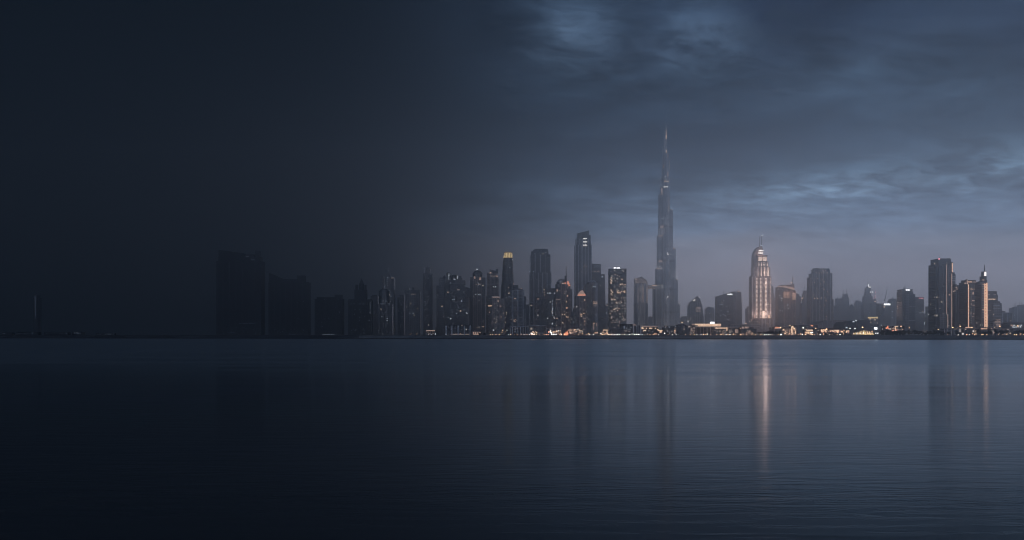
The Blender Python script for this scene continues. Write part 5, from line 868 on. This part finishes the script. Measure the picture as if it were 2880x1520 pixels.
# long low swell whose crests run across the creek, wind-ruffled far out and calm near the viewer
n_a = t.noise(t.xyz(t.m('MULTIPLY', x, .34), t.m('MULTIPLY', y, .95), 0), 1, 5, .6, .8)
n_b = t.noise(t.xyz(t.m('MULTIPLY', x, .022), t.m('MULTIPLY', y, .09), 3.3), 1, 5, .6, .6)
far = t.rng(t.m('MULTIPLY_ADD', n_b, 120., y), 120, 330, 0, 1, True)
bp = t.node('ShaderNodeBump'); bp.inputs['Strength'].default_value = 1.; bp.inputs['Distance'].default_value = .014
t.put(bp.inputs['Height'], n_a)
patch = t.rng(n_b, .35, .65, -.02, .04)
rough = t.m('ADD', t.m('MULTIPLY_ADD', far, .10, .10), t.m('MULTIPLY', patch, t.m('MULTIPLY_ADD', far, 1.1, .4)))
fr = t.node('ShaderNodeFresnel'); t.put(fr.inputs[0], t.m('MULTIPLY_ADD', far, .095, 1.056)); t.put(fr.inputs[1], bp.outputs[0])
gl = t.node('ShaderNodeBsdfGlossy', distribution='MULTI_GGX'); gl.inputs[0].default_value = (.86, .93, .97, 1); t.put(gl.inputs['Roughness'], rough); t.put(gl.inputs['Normal'], bp.outputs[0])
df = t.node('ShaderNodeBsdfDiffuse'); df.inputs[0].default_value = (.09, .094, .098, 1)
mx = t.node('ShaderNodeMixShader'); t.put(mx.inputs[0], fr.outputs[0]); t.l.new(df.outputs[0], mx.inputs[1]); t.l.new(gl.outputs[0], mx.inputs[2]); t.l.new(mx.outputs[0], out.inputs[0]); t.n.remove(p)
mb.mats = [m]; struct('water', mb)

m = bpy.data.materials.new('dusk_haze'); m.use_nodes = True; t = NT(m.node_tree); t.n.clear()
out = t.node('ShaderNodeOutputMaterial'); v = t.node('ShaderNodeVolumePrincipled')
v.inputs['Color'].default_value = (.94, .975, 1., 1); v.inputs['Density'].default_value = 2.4e-4; v.inputs['Anisotropy'].default_value = .95
t.l.new(v.outputs[0], out.inputs['Volume'])
mb = MB(); mb.box(-4100, 4100, -300, 6500, -1, 905, m); struct('haze', mb, 'stuff')

# ------------------------------------------------------------------ trees on the right bank
M['leaf'] = plain('dusky_leaves', (.010, .015, .012), .8, var=.5, scale=.4)
M['leaf2'] = plain('dark_leaves', (.010, .015, .012), .8, var=.5, scale=.4)
M['bark'] = plain('bark', (.05, .04, .033), .9)
def tree_mesh(kind, seed):
    rn = random.Random(seed); H, W = {'round': (9.5, 5.2), 'wide': (8.5, 7.), 'bush': (6.5, 6.2), 'tall': (12., 4.8)}[kind]
    tr = MB(); th = H * (.32 if kind != 'bush' else .15)
    tr.tube((0, 0, -.4), (rn.uniform(-.2, .2), 0, th), .38, .24, M['bark'], 7)
    cl = []
    for i in range(7):
        a = rn.uniform(0, 6.28); r = W * rn.uniform(.25, .62); h = H * rn.uniform(.5, .85)
        tr.tube((0, 0, th * .85), (r * math.cos(a), r * math.sin(a), h), .2, .06, M['bark'], 5); cl.append((r * math.cos(a), r * math.sin(a), h))
    for i in range(20):
        a = rn.uniform(0, 6.28); f = rn.random() ** .6; hz = rn.uniform(.0, 1.)
        rad = W * f * math.sqrt(max(0., 1 - (hz * 2 - 1) ** 2 * .85)); cl.append((rad * math.cos(a), rad * math.sin(a), th * .9 + (H - th) * hz * .92))
    cr = MB()
    for cx, cy, cz in cl:
        R_ = rn.uniform(.9, 1.9) * (H / 10) ** .5
        for j in range(44):
            u, vv = rn.uniform(-1, 1), rn.uniform(0, 6.28); q = R_ * rn.random() ** .45; w = math.sqrt(1 - u * u)
            c = Vector((cx + q * w * math.cos(vv), cy + q * w * math.sin(vv), max(.3, cz + q * u * .8)))
            n = Vector((rn.gauss(0, 1), rn.gauss(0, 1), rn.gauss(.4, 1))).normalized(); a = n.orthogonal().normalized(); bb = n.cross(a); s = rn.uniform(.28, .62)
            b0 = len(cr.v); cr.v += [tuple(c + a * s), tuple(c + bb * s * .6), tuple(c - a * s), tuple(c - bb * s * .6)]; cr.f.append((b0, b0 + 1, b0 + 2, b0 + 3)); cr.mi.append(cr.mat(M['leaf' if rn.random() < .6 else 'leaf2']))
    return tr, cr
PROTO = {}
def plant(x, off, kind, s, label, seed=0, rot=0., wz=1.):
    key = (kind, seed)
    loc = shp(x, off, GZ)
    o = empty('broadleaf_tree' if kind != 'bush' else 'rounded_shrub', loc, label, 'tree' if kind != 'bush' else 'shrub', 'trees along the right bank' if kind != 'bush' else 'shrubs along the right bank')
    o.scale = (s * wz / 2, s * wz / 2, s / 2); o.rotation_euler.z = rot
    if key not in PROTO:
        tr, cr = tree_mesh(kind, seed + len(kind)); a = tr.build('trunk', o); c = cr.build('crown', o); PROTO[key] = (a, c)
    else:
        for src in PROTO[key]:
            d = src.copy(); COL.objects.link(d); d.parent = o
    return o
TREES = [(2136, 30, 'wide', .8, 'left tree of the dark clump at the foot of the glowing hotel'), (2149, 30, 'wide', .85, 'second tree from the left in the clump under the glowing hotel'), (2163, 32, 'wide', .95, 'tallest middle tree of the clump under the glowing hotel'), (2177, 30, 'wide', .95, 'second tree from the right in the clump under the glowing hotel'), (2189, 30, 'wide', .85, 'right end tree of the clump under the glowing hotel'),
 (2324, 30, 'bush', .6, 'low shrub at the left end below the market lights'), (2338, 30, 'bush', .6, 'low shrub below the middle of the market lights'), (2352, 30, 'bush', .65, 'low shrub below the right half of the market lights'), (2364, 30, 'bush', .65, 'low shrub at the right end below the market lights'),
 (2471, 24, 'round', .75, 'small tree at the left end of the long black thicket'), (2481, 22, 'wide', 1.1, 'first tall tree of the black thicket, right of the white billboard'), (2494, 22, 'wide', 1.1, 'broad tree of the black thicket under the orange lamps'), (2507, 20, 'wide', .95, 'lower tree in the dip of the black thicket'), (2519, 22, 'wide', .85, 'low tree of the black thicket under the flat lamp canopy'), (2531, 22, 'wide', .98, 'tree of the black thicket just right of its dip'), (2544, 20, 'wide', 1.04, 'bushy tree of the black thicket under the flat-capped sign tower'), (2557, 22, 'wide', 1.08, 'tree of the black thicket left of its last peak'), (2571, 20, 'round', 1.13, 'tall tree at the last peak of the black thicket'), (2583, 22, 'wide', 1.0, 'tree where the black thicket begins to sink'), (2595, 20, 'wide', .8, 'low tree at the right end of the black thicket'), (2606, 18, 'bush', .8, 'small shrub between the black thicket and the dark mound'),
 (2615, 18, 'wide', .95, 'left tree of the round dark mound'), (2625, 16, 'wide', 1.15, 'top tree of the round dark mound'), (2636, 18, 'wide', 1.05, 'middle right tree of the round dark mound'), (2647, 16, 'wide', .95, 'right tree of the round dark mound, under the tall black-glass tower'), (2655, 15, 'bush', .75, 'low shrub at the right foot of the round dark mound'),
 (2668, 30, 'round', .75, 'thin tree before the grey house with upright panels'), (2690, 24, 'round', .95, 'lone round tree right of the rosy glow'), (2696, 26, 'bush', .8, 'shrub leaning against the lone round tree'),
 (2750, 24, 'tall', .95, 'tallest tree left of the gold-striped tower foot'), (2757, 20, 'wide', .85, 'spreading tree at the foot of the gold-outlined slab'), (2768, 22, 'wide', .8, 'low tree right in front of the gold-striped tower'), (2777, 20, 'wide', .85, 'tree just right of the gold-striped tower foot'), (2787, 20, 'round', .85, 'small tree closing the clump right of the gold-striped tower'),
 (2800, 26, 'tall', .9, 'upright tree under the lit terraces'), (2816, 22, 'round', 1.05, 'left tree of the pair under the white-column block'), (2830, 22, 'wide', 1.05, 'right tree of the pair under the white-column block'), (2850, 24, 'wide', .9, 'low tree left of the big lamp at the right edge'), (2863, 22, 'round', 1.05, 'tree right below the big lamp at the right edge'), (2877, 22, 'wide', 1.05, 'last tree, cut by the right edge of the view'), (2815, 12, 'bush', .5, 'dark low shrub on the coping under the pair of trees'), (2840, 12, 'bush', .5, 'dark low shrub on the coping, second from the right end'), (2866, 12, 'bush', .5, 'dark low shrub on the coping at the right edge')]
for i, (x, off, kind, s, lab) in enumerate(TREES): plant(x, off, kind, s, lab, i % 3, i * 1.7)
for i, (x, lab) in enumerate(((1350, 'small dark shrub right of the glowing arcade house'), (1362, 'broad dark shrub between the arcade house and a warm light strip'), (1452, 'dark shrub at the entrance of the colonnade block'), (1876, 'dark shrub in front of the block under the giant spire'), (1892, 'second dark shrub in front of the block under the giant spire'), (2055, 'dark shrub in front of the red-lit block'))): plant(x, 20, 'bush', .7, lab, i % 3, i)

# ------------------------------------------------------------------ lamps along the far bank
LAMPS = [  # photo column, row, size of the light, colour
 (961, 940, .5, 'cooldim'), (1014, 940, .6, 'cooldim'), (1023.6, 938.5, .45, 'faint'), (1038, 929, .6, 'cooldim'), (1046, 929, .6, 'faintw'), (1077, 940, .8, 'cooldim'), (930, 928, .6, 'faint'), (1126, 920, .6, 'cooldim'), (1161.5, 929, .8, 'cooldim'), (1153.5, 940.5, .8, 'warmdim'), (1158, 939, .7, 'warmdim'), (1171.5, 940, .9, 'warmdim'), (1175, 938, .6, 'faintw'),
 (1205, 941, 1., 'cooldim'), (1214, 941, 1., 'cooldim'), (1224.5, 940, 1., 'cool'), (1254.3, 940.5, 1.3, 'cooldim'), (1388, 929, 1., 'cool'), (1414, 929.6, 1., 'warm'), (1426, 929, .9, 'cool'), (1412, 935, .8, 'warm'), (1422, 934, .6, 'warmdim'), (1430, 941, .8, 'cool'), (1395, 941, .9, 'warm'), (1386, 941.5, .8, 'warm'), (1404, 941.3, 1., 'warm'), (1379, 941.3, .7, 'warm'), (1378, 935, .6, 'warmdim'),
 (1489, 941.5, .8, 'cool'), (1502, 941.7, 1., 'warm'), (1510.5, 935, .8, 'warmdim'), (1543, 934.4, 1.7, 'orange'), (1542, 941.6, 1.1, 'orange'), (1536, 941.8, .9, 'warm'), (1551.5, 941.3, 1., 'white'), (1564, 941.3, 1.1, 'white'), (1574.5, 941, .8, 'warm'), (1572, 936, .6, 'warmdim'), (1588, 941.5, 1., 'warm'), (1598, 930, .8, 'orange'), (1606, 938, .7, 'cool'), (1615, 941, .6, 'warmdim'), (1627, 941, .7, 'warm'), (1638, 939.5, .8, 'warm'),
 (1655, 938, .9, 'warm'), (1658, 942, .9, 'white'), (1673.8, 937, 1.1, 'warm'), (1679.6, 936.6, 1.2, 'warm'), (1690, 938.5, 1., 'white'), (1693.5, 941.5, 1.2, 'warm'), (1695, 936.6, .8, 'warm'), (1708.7, 939.5, 1., 'warm'), (1711, 941.5, 1., 'white'), (1715.5, 942, 1., 'warm'), (1720, 941, 1., 'white'), (1729, 941.5, 1.2, 'white'), (1736, 941.8, 1.1, 'white'), (1742.3, 941, .9, 'white'), (1723, 938, .6, 'warmdim'),
 (1770.8, 941.4, 1.1, 'white'), (1777.6, 940, .9, 'white'), (1785.4, 941, 1.1, 'white'), (1791, 940.8, 1., 'white'), (1796.6, 941, 1.3, 'white'), (1806, 941.3, .9, 'cool'), (1813.5, 941.5, .5, 'warmdim'), (1842, 940, 1.1, 'warm'), (1846.5, 940, .7, 'warm'), (1869.4, 938, 1.2, 'white'), (1898.3, 930.8, 1.1, 'warm'), (1901.8, 941, .7, 'cool'), (1908, 941.8, .5, 'cooldim'), (1918.3, 907.5, 1.6, 'warm'),
 (1978.5, 941.5, 1.4, 'warm'), (1989.6, 940, .9, 'white'), (2016, 941, .9, 'warm'), (2028, 941, 1.3, 'warm'), (2034, 942, .7, 'warm'), (2047.4, 940.5, .9, 'warm'), (2062, 941.5, 1.1, 'warm'), (2083.3, 941.5, 1.5, 'warm'), (2082.3, 924, 1., 'warm'), (2100, 941.5, .9, 'warm'), (2106, 936, .6, 'warmdim'), (2118, 942, .6, 'warmdim'), (2139, 942, .7, 'warm'), (2143, 941.5, .6, 'warm'), (2150, 943, .8, 'white'), (2155, 943, .7, 'white'), (2162.3, 943, .9, 'white'), (2173, 942.5, .5, 'warm'), (2196.5, 942.4, 1.5, 'white'),
 (2195, 922, 1.3, 'warm'), (2203.5, 928, 1., 'warm'), (2233.7, 924.7, 1.6, 'warm'), (2259, 922.7, 1.5, 'white'), (2294, 924, 1.2, 'warm'), (2325, 926, 1.6, 'warm'), (2373.8, 930.8, 1., 'warm'), (2390.6, 923.8, 1.1, 'white'), (2404.8, 924, 1.1, 'white'), (2426, 921, 1.9, 'warm'), (2452.7, 932, 1.1, 'warm'), (2463.5, 937.5, 1., 'sign'), (2469, 937.5, .9, 'sign'),
 (2207.3, 938.4, .8, 'warm'), (2221.3, 939, .8, 'warm'), (2237, 939, .8, 'warm'), (2251.6, 939.8, 1., 'warm'), (2256.5, 941, 1., 'white'), (2264.8, 940.5, 1.4, 'warm'), (2285, 941, 1.2, 'warm'), (2298, 940, .7, 'warm'), (2306.7, 941, 1., 'white'), (2316, 940, 1.2, 'warm'), (2327, 938, .6, 'warmdim'), (2340, 941, .5, 'warmdim'), (2245, 942, .6, 'warm'), (2213, 942, .6, 'warm'),
 (2482, 914.5, .8, 'cool'), (2538, 918, 1.4, 'warm'), (2561.3, 922.7, 1.1, 'warm'), (2604, 934.7, 1., 'warm'), (2600, 931, .7, 'warmdim'), (2610, 931.5, .7, 'warmdim'), (2643, 927, 1., 'warm'), (2684, 922, 1.4, 'warm'), (2705, 918.4, 1.4, 'warm'), (2738.6, 921.5, 1.1, 'warm'), (2802, 921, 1.2, 'warm'), (2817, 918, 1.5, 'warm'), (2862, 917, 1.7, 'warm'), (2793, 925, .8, 'warmdim'),
 (2719, 942, 1.2, 'orange'), (2740.6, 939.5, .9, 'warm'), (2741, 942.3, .8, 'warm'), (2761, 942, .8, 'warm'), (2769.6, 941, 1.1, 'warm'), (2794, 942, .5, 'faintw'), (2858.8, 943, 1.2, 'warm'), (2868.4, 943, 1.3, 'warm'), (2876, 939, .9, 'warmdim')]
rn = random.Random(77); x = 1372.
while x < 2880:
    x += rn.uniform(7, 15)
    if 2466 < x < 2664 or any(abs(x - l[0]) < 4 for l in LAMPS): continue
    LAMPS.append((round(x, 1), round(rn.uniform(940.4, 942.4), 1), round(rn.uniform(.5, .95), 2), rn.choice(('warm', 'warm', 'warmdim', 'white'))))
TONE = {'cool': 'cool white', 'cooldim': 'dim bluish', 'faint': 'faint bluish', 'faintw': 'faint yellowish', 'warm': 'warm', 'warmdim': 'dim warm', 'white': 'bright white', 'orange': 'orange', 'sign': 'dazzling white'}
NAMED = sorted((x, s_) for x, s_ in BUILT if s_)
ORD = ['first', 'second', 'third', 'fourth', 'fifth', 'sixth', 'seventh', 'eighth', 'ninth', 'tenth', 'eleventh', 'twelfth', 'thirteenth', 'fourteenth', 'fifteenth', 'sixteenth', 'seventeenth', 'eighteenth']
def lamp_kind(y): return 'floodlight mast' if y < 926 else 'street lamp' if y < 937.5 else 'quay lantern'
fam = {}
for L in sorted(LAMPS):
    x, y, r, c = L
    near = min(NAMED, key=lambda q: abs(q[0] - x))[1]
    fam.setdefault((near, lamp_kind(y), TONE[c]), []).append(L)
LM = {}
def lamp_parts(o, h, r, c, kind):
    key = (round(h, 1), r, c)
    pole = MB(); pole.tube((0, 0, -.3), (0, 0, h - r * .3), .09 + .012 * h, .05 + .006 * h, M['mast'], 8); pole.tube((0, 0, -.3), (0, 0, .5), .28, .22, M['mast'], 8)
    if kind == 'street lamp': pole.tube((0, 0, h + r * .6), (0, .5, h + r), .06, .06, M['mast'], 6)
    pole.build('pole', o)
    hd = MB(); hd.ball((0, 0, h), r, M['lamp_' + c], 12, 8, .8 if kind != 'floodlight mast' else .6); head = hd.build('lamp_head', o, True)
    cap = MB(); cap.tube((0, 0, h + r * .62), (0, 0, h + r * 1.0), r * .62, r * .2, M['mast'], 10); cap.build('cap', head)
for (near, kind, tone), ls in fam.items():
    for i, (x, y, r, c) in enumerate(ls):
        off = {'quay lantern': 14, 'street lamp': 20, 'floodlight mast': 26}[kind] + (i % 3) * 2
        D = float(shore(x)) + off; k = D / FPX
        h = max(2 * CAMZ + (HY - y) * k - 2 * GZ, .8 + r * .5)
        if len(ls) == 1: lab = '%s %s below %s' % (tone, kind, near)
        else: lab = '%s of %d %s %ss near %s from the left' % (ORD[i], len(ls), tone, kind, near)
        if x > 2470 and y < 942 and off < 30: D += 8
        o = empty(kind.replace(' ', '_'), ((x - HX) * k / 2, D / 2, GZ), lab, kind.split()[-1] if kind != 'floodlight mast' else 'floodlight', kind + 's along the far quay')
        o.scale = (.5, .5, .5); lamp_parts(o, h, r * .72, c, kind)

# pieces of a part go under that part
SUB = {'roof_sign': ('sign_frame', 'cap', 'crown'), 'sign_face': ('sign_box', 'sign_frame'), 'screen': ('panel',), 'crown_rib': ('golden_crown',), 'name_sign': ('arched_slab',), 'emblem': ('arched_slab',), 'arch_rim': ('arched_slab',), 'mast_lamp': ('mast',), 'lantern_light': ('lantern',), 'golden_panel': ('panel_frame',), 'roof_seam': ('roof',), 'canopy_light': ('canopy', 'upper_canopy'), 'cornice_light': ('cornice',), 'roof_light': ('roof', 'roof_block', 'roof_edge'), 'terrace_light': ('body',), 'crown_light': ('crown',), 'deck_light': ('upper_deck',), 'light_rod': (), 'sign_letters': ('main_shaft',), 'crown_panel': ('crown',), 'light_fin': ('lower_shaft',)}
stem_ = lambda o: o.name.split('.')[0]
for o in [q for q in COL.objects if q.parent and q.parent.parent is None and stem_(q) in SUB]:
    for want in SUB[stem_(o)]:
        hit = [k for k in o.parent.children if stem_(k) == want]
        if hit: o.parent = hit[0]; break
# ------------------------------------------------------------------ sky, sun, camera
W = bpy.data.worlds.new('World'); S.world = W; W.use_nodes = True
t = NT(W.node_tree); t.n.clear()
out = t.node('ShaderNodeOutputWorld'); bg = t.node('ShaderNodeBackground'); t.l.new(bg.outputs[0], out.inputs[0])
tc = t.node('ShaderNodeTexCoord'); dirv = tc.outputs['Generated']
X, Y, Z = t.sep(dirv)
az = t.m('MULTIPLY', t.m('ARCTAN2', X, Y), 57.29578); el = t.m('MULTIPLY', t.m('ARCSINE', t.m('MINIMUM', t.m('MAXIMUM', Z, -1.), 1.)), 57.29578)
def ang(x, y): return math.degrees(math.atan((x - HX) / FPX)), math.degrees(math.atan((HY - y) / FPX) * math.cos(math.atan((x - HX) / FPX)))
# cloud deck seen in perspective: a flat sheet overhead, so the wisps get longer and thinner towards the horizon
zz = t.m('ADD', t.m('MAXIMUM', Z, 0.), .13)
cu, cv = t.m('DIVIDE', X, zz), t.m('DIVIDE', Y, zz)
cp = t.xyz(t.m('MULTIPLY', cu, 1.), t.m('MULTIPLY_ADD', cu, -.35, cv), 1.7)
c1 = t.noise(cp, 2.6, 8, .58, .6); c2 = t.noise(cp, 7., 7, .62, .5)
c3 = t.noise(t.xyz(t.m('MULTIPLY', az, .10), t.m('MULTIPLY_ADD', az, -.07, t.m('MULTIPLY', el, .42)), 5.), 1., 6, .55, .6)
wob = t.m('SUBTRACT', c2, .5); wob2 = t.m('SUBTRACT', c3, .5)
azw = t.m('ADD', az, t.m('MULTIPLY_ADD', wob2, 3.5, t.m('MULTIPLY', wob, 2.4))); elw = t.m('ADD', el, t.m('MULTIPLY_ADD', wob, 2.0, t.m('MULTIPLY', wob2, 1.2)))
def lin(c): return tuple(((v / 255) / 12.92 if v / 255 < .04045 else ((v / 255 + .055) / 1.055) ** 2.4) for v in c)
e = lambda y: max(0., ang(2000, y)[1]) / 30.
base = t.ramp(t.m('DIVIDE', t.m('ADD', el, t.m('MULTIPLY', wob2, 1.2)), 30.), [(0, lin((109, 103, 111))), (e(850), lin((117, 112, 121))), (e(760), lin((129, 123, 134))), (e(690), lin((126, 125, 138))), (e(630), lin((96, 111, 134))), (e(560), lin((82, 100, 124))), (e(480), lin((67, 86, 109))), (e(380), lin((50, 67, 87))), (e(250), lin((55, 72, 94))), (e(120), lin((60, 75, 99))), (e(0), lin((56, 72, 97))), (.75, lin((50, 62, 84))), (1., lin((46, 58, 80)))], 'EASE')
# soft light and dark swirls, weak in the clear band above the horizon
amp = t.rng(el, 2.5, 6.5, .08, 1., True)
sw = t.m('ADD', t.m('MULTIPLY', t.m('SUBTRACT', c1, .5), 3.0), t.m('MULTIPLY', wob2, 2.3))
sw = t.m('MULTIPLY_ADD', t.m('MULTIPLY', sw, amp), 1., 1.)
sw = t.m('MAXIMUM', t.m('ADD', sw, t.m('MULTIPLY', t.m('MULTIPLY', wob, amp), 2.6)), .35)
col = t.mix(1., base, t.xyz(sw, sw, sw), 'MULTIPLY')
def blob(x, y, rx, ry, tilt, ampl):
    a0, e0 = ang(x, y); rx = rx / FPX * 57.3; ry = ry / FPX * 57.3; ct, st = math.cos(R(tilt)), math.sin(R(tilt))
    da, de = t.m('SUBTRACT', azw, a0), t.m('SUBTRACT', elw, e0)
    u = t.m('DIVIDE', t.m('ADD', t.m('MULTIPLY', da, ct), t.m('MULTIPLY', de, st)), rx); v = t.m('DIVIDE', t.m('SUBTRACT', t.m('MULTIPLY', de, ct), t.m('MULTIPLY', da, st)), ry)
    d2 = t.m('ADD', t.m('MULTIPLY', u, u), t.m('MULTIPLY', v, v))
    return t.m('MULTIPLY', t.m('POWER', 2.71828, t.m('MULTIPLY', d2, -1.)), ampl)
gain = None
for B_ in ((2440, 500, 330, 44, 3, 1.6), (2850, 440, 140, 50, -14, 2.1), (2700, 520, 260, 40, 0, .25), (2080, 570, 260, 22, -4, .30), (1620, 60, 130, 85, -30, 2.1), (2000, 85, 100, 80, -35, 1.9), (1800, 90, 160, 60, 0, .15), (2480, 170, 240, 50, 16, .55), (2720, 240, 220, 60, 10, .35), (2400, 290, 260, 30, 12, .18), (1420, 390, 200, 38, -6, .22), (1860, 170, 240, 60, 0, .12), (2240, 20, 300, 85, 0, -.55), (2860, 60, 200, 90, 0, -.3), (2180, 130, 160, 50, 10, -.18), (1480, 320, 260, 36, 0, -.35), (2280, 280, 300, 60, 0, -.12), (2050, 390, 380, 60, 2, -.55), (1520, 440, 260, 45, -3, -.4), (2750, 640, 500, 10, 3, -.10)):
    g = blob(*B_); gain = g if gain is None else t.m('ADD', gain, g)
gain = t.m('MULTIPLY', gain, t.rng(c2, .3, .7, .35, 1.65))
gg = [t.m('MAXIMUM', t.m('MULTIPLY_ADD', gain, w_, 1.), .4) for w_ in (1.12, 1.04, .86)]
col = t.mix(1., col, t.xyz(*gg), 'MULTIPLY')
# a clear-sky dusk glow behind the cloud sheet
sk = t.node('ShaderNodeTexSky', sky_type='NISHITA'); sk.sun_disc = False; sk.sun_elevation = R(1.5); sk.sun_rotation = R(48); sk.dust_density = 4.
col = t.mix(1., col, t.mix(1., sk.outputs[0], (.0004, .0004, .0004, 1), 'MULTIPLY'), 'ADD')
# the sky fades to dark on the left; behind the viewer it is brightened
dp = lambda x: (ang(x, 900)[0] + 180) / 360
lift = t.ramp(t.m('DIVIDE', el, 30.), [(0, .50), (.04, .43), (.1, .38), (.15, .36), (.22, .25), (.3, .155), (.38, .145), (.47, .14), (.75, .08), (1., .07)], 'EASE')
col = t.mix(1., col, lift, 'MULTIPLY'); col = t.mix(1., col, (5, 5, 5, 1), 'MULTIPLY')
rear_fill = t.rng(t.m('ABSOLUTE', az), 70, 140, 1., 6., True)  # added fill: unseen sky behind the viewer brightened to lift the facades
col = t.mix(1., col, t.xyz(t.m('MULTIPLY', rear_fill, .92), t.m('MULTIPLY', rear_fill, 1.01), t.m('MULTIPLY', rear_fill, 1.05)), 'MULTIPLY')
azf = t.m('MULTIPLY_ADD', t.m('SUBTRACT', t.m('MINIMUM', t.m('MAXIMUM', el, 0.), 16.), 5.), .11, az)
nf = t.ramp(t.m('DIVIDE', t.m('ADD', azf, 180.), 360.), [(0, .60), (.14, .40), (.27, .16), (.40, .0), (dp(1010), 0.), (dp(1090), .018), (dp(1180), .065), (dp(1300), .155), (dp(1450), .31), (dp(1620), .64), (dp(1800), .93), (dp(1900), 1.), (.64, 1.), (.78, .75), (1., .60)])
col = t.mix(t.m('MULTIPLY', t.rng(el, 15, 60, 0, 1), .8), col, lin((34, 46, 66)) + (1,))
dk = t.rng(el, 1., 9., .62, 1.)
col = t.mix(nf, t.mix(1., (*lin((13, 22, 32)), 1), t.xyz(dk, dk, dk), 'MULTIPLY'), col)
col = t.mix(1., col, (10, 10, 10, 1), 'MULTIPLY'); t.put(bg.inputs[0], col); bg.inputs[1].default_value = .1
W.cycles.sampling_method = 'MANUAL'; W.cycles.sample_map_resolution = 1024

sun = bpy.data.lights.new('sun', 'SUN'); sun.energy = .04; sun.angle = R(25); sun.color = (1, .86, .8)
so = bpy.data.objects.new('sun', sun); COL.objects.link(so); so.rotation_euler = Vector((math.sin(R(48)), math.cos(R(48)), math.tan(R(6)))).to_track_quat('Z', 'Y').to_euler()

cam = bpy.data.cameras.new('camera'); co = bpy.data.objects.new('camera', cam); COL.objects.link(co); S.camera = co
co.location = (0, 0, CAMZ); co.rotation_euler = (R(90), 0, 0)
cam.sensor_width = 36; cam.lens = FPX / 2880 * 36; cam.shift_y = (HY - 760) / 2880; cam.clip_start = .5; cam.clip_end = 30000
S.render.engine = 'CYCLES'; S.render.resolution_x = 1024; S.render.resolution_y = 540
S.cycles.sample_clamp_indirect = 3.; S.cycles.use_denoising = True; S.cycles.use_adaptive_sampling = False; S.cycles.filter_width = 1.05; S.cycles.denoising_prefilter = 'ACCURATE'; S.cycles.max_bounces = 8; S.cycles.volume_bounces = 5
S.view_settings.view_transform = 'Standard'; S.view_settings.look = 'None'; S.view_settings.exposure = 0; S.view_settings.gamma = 1
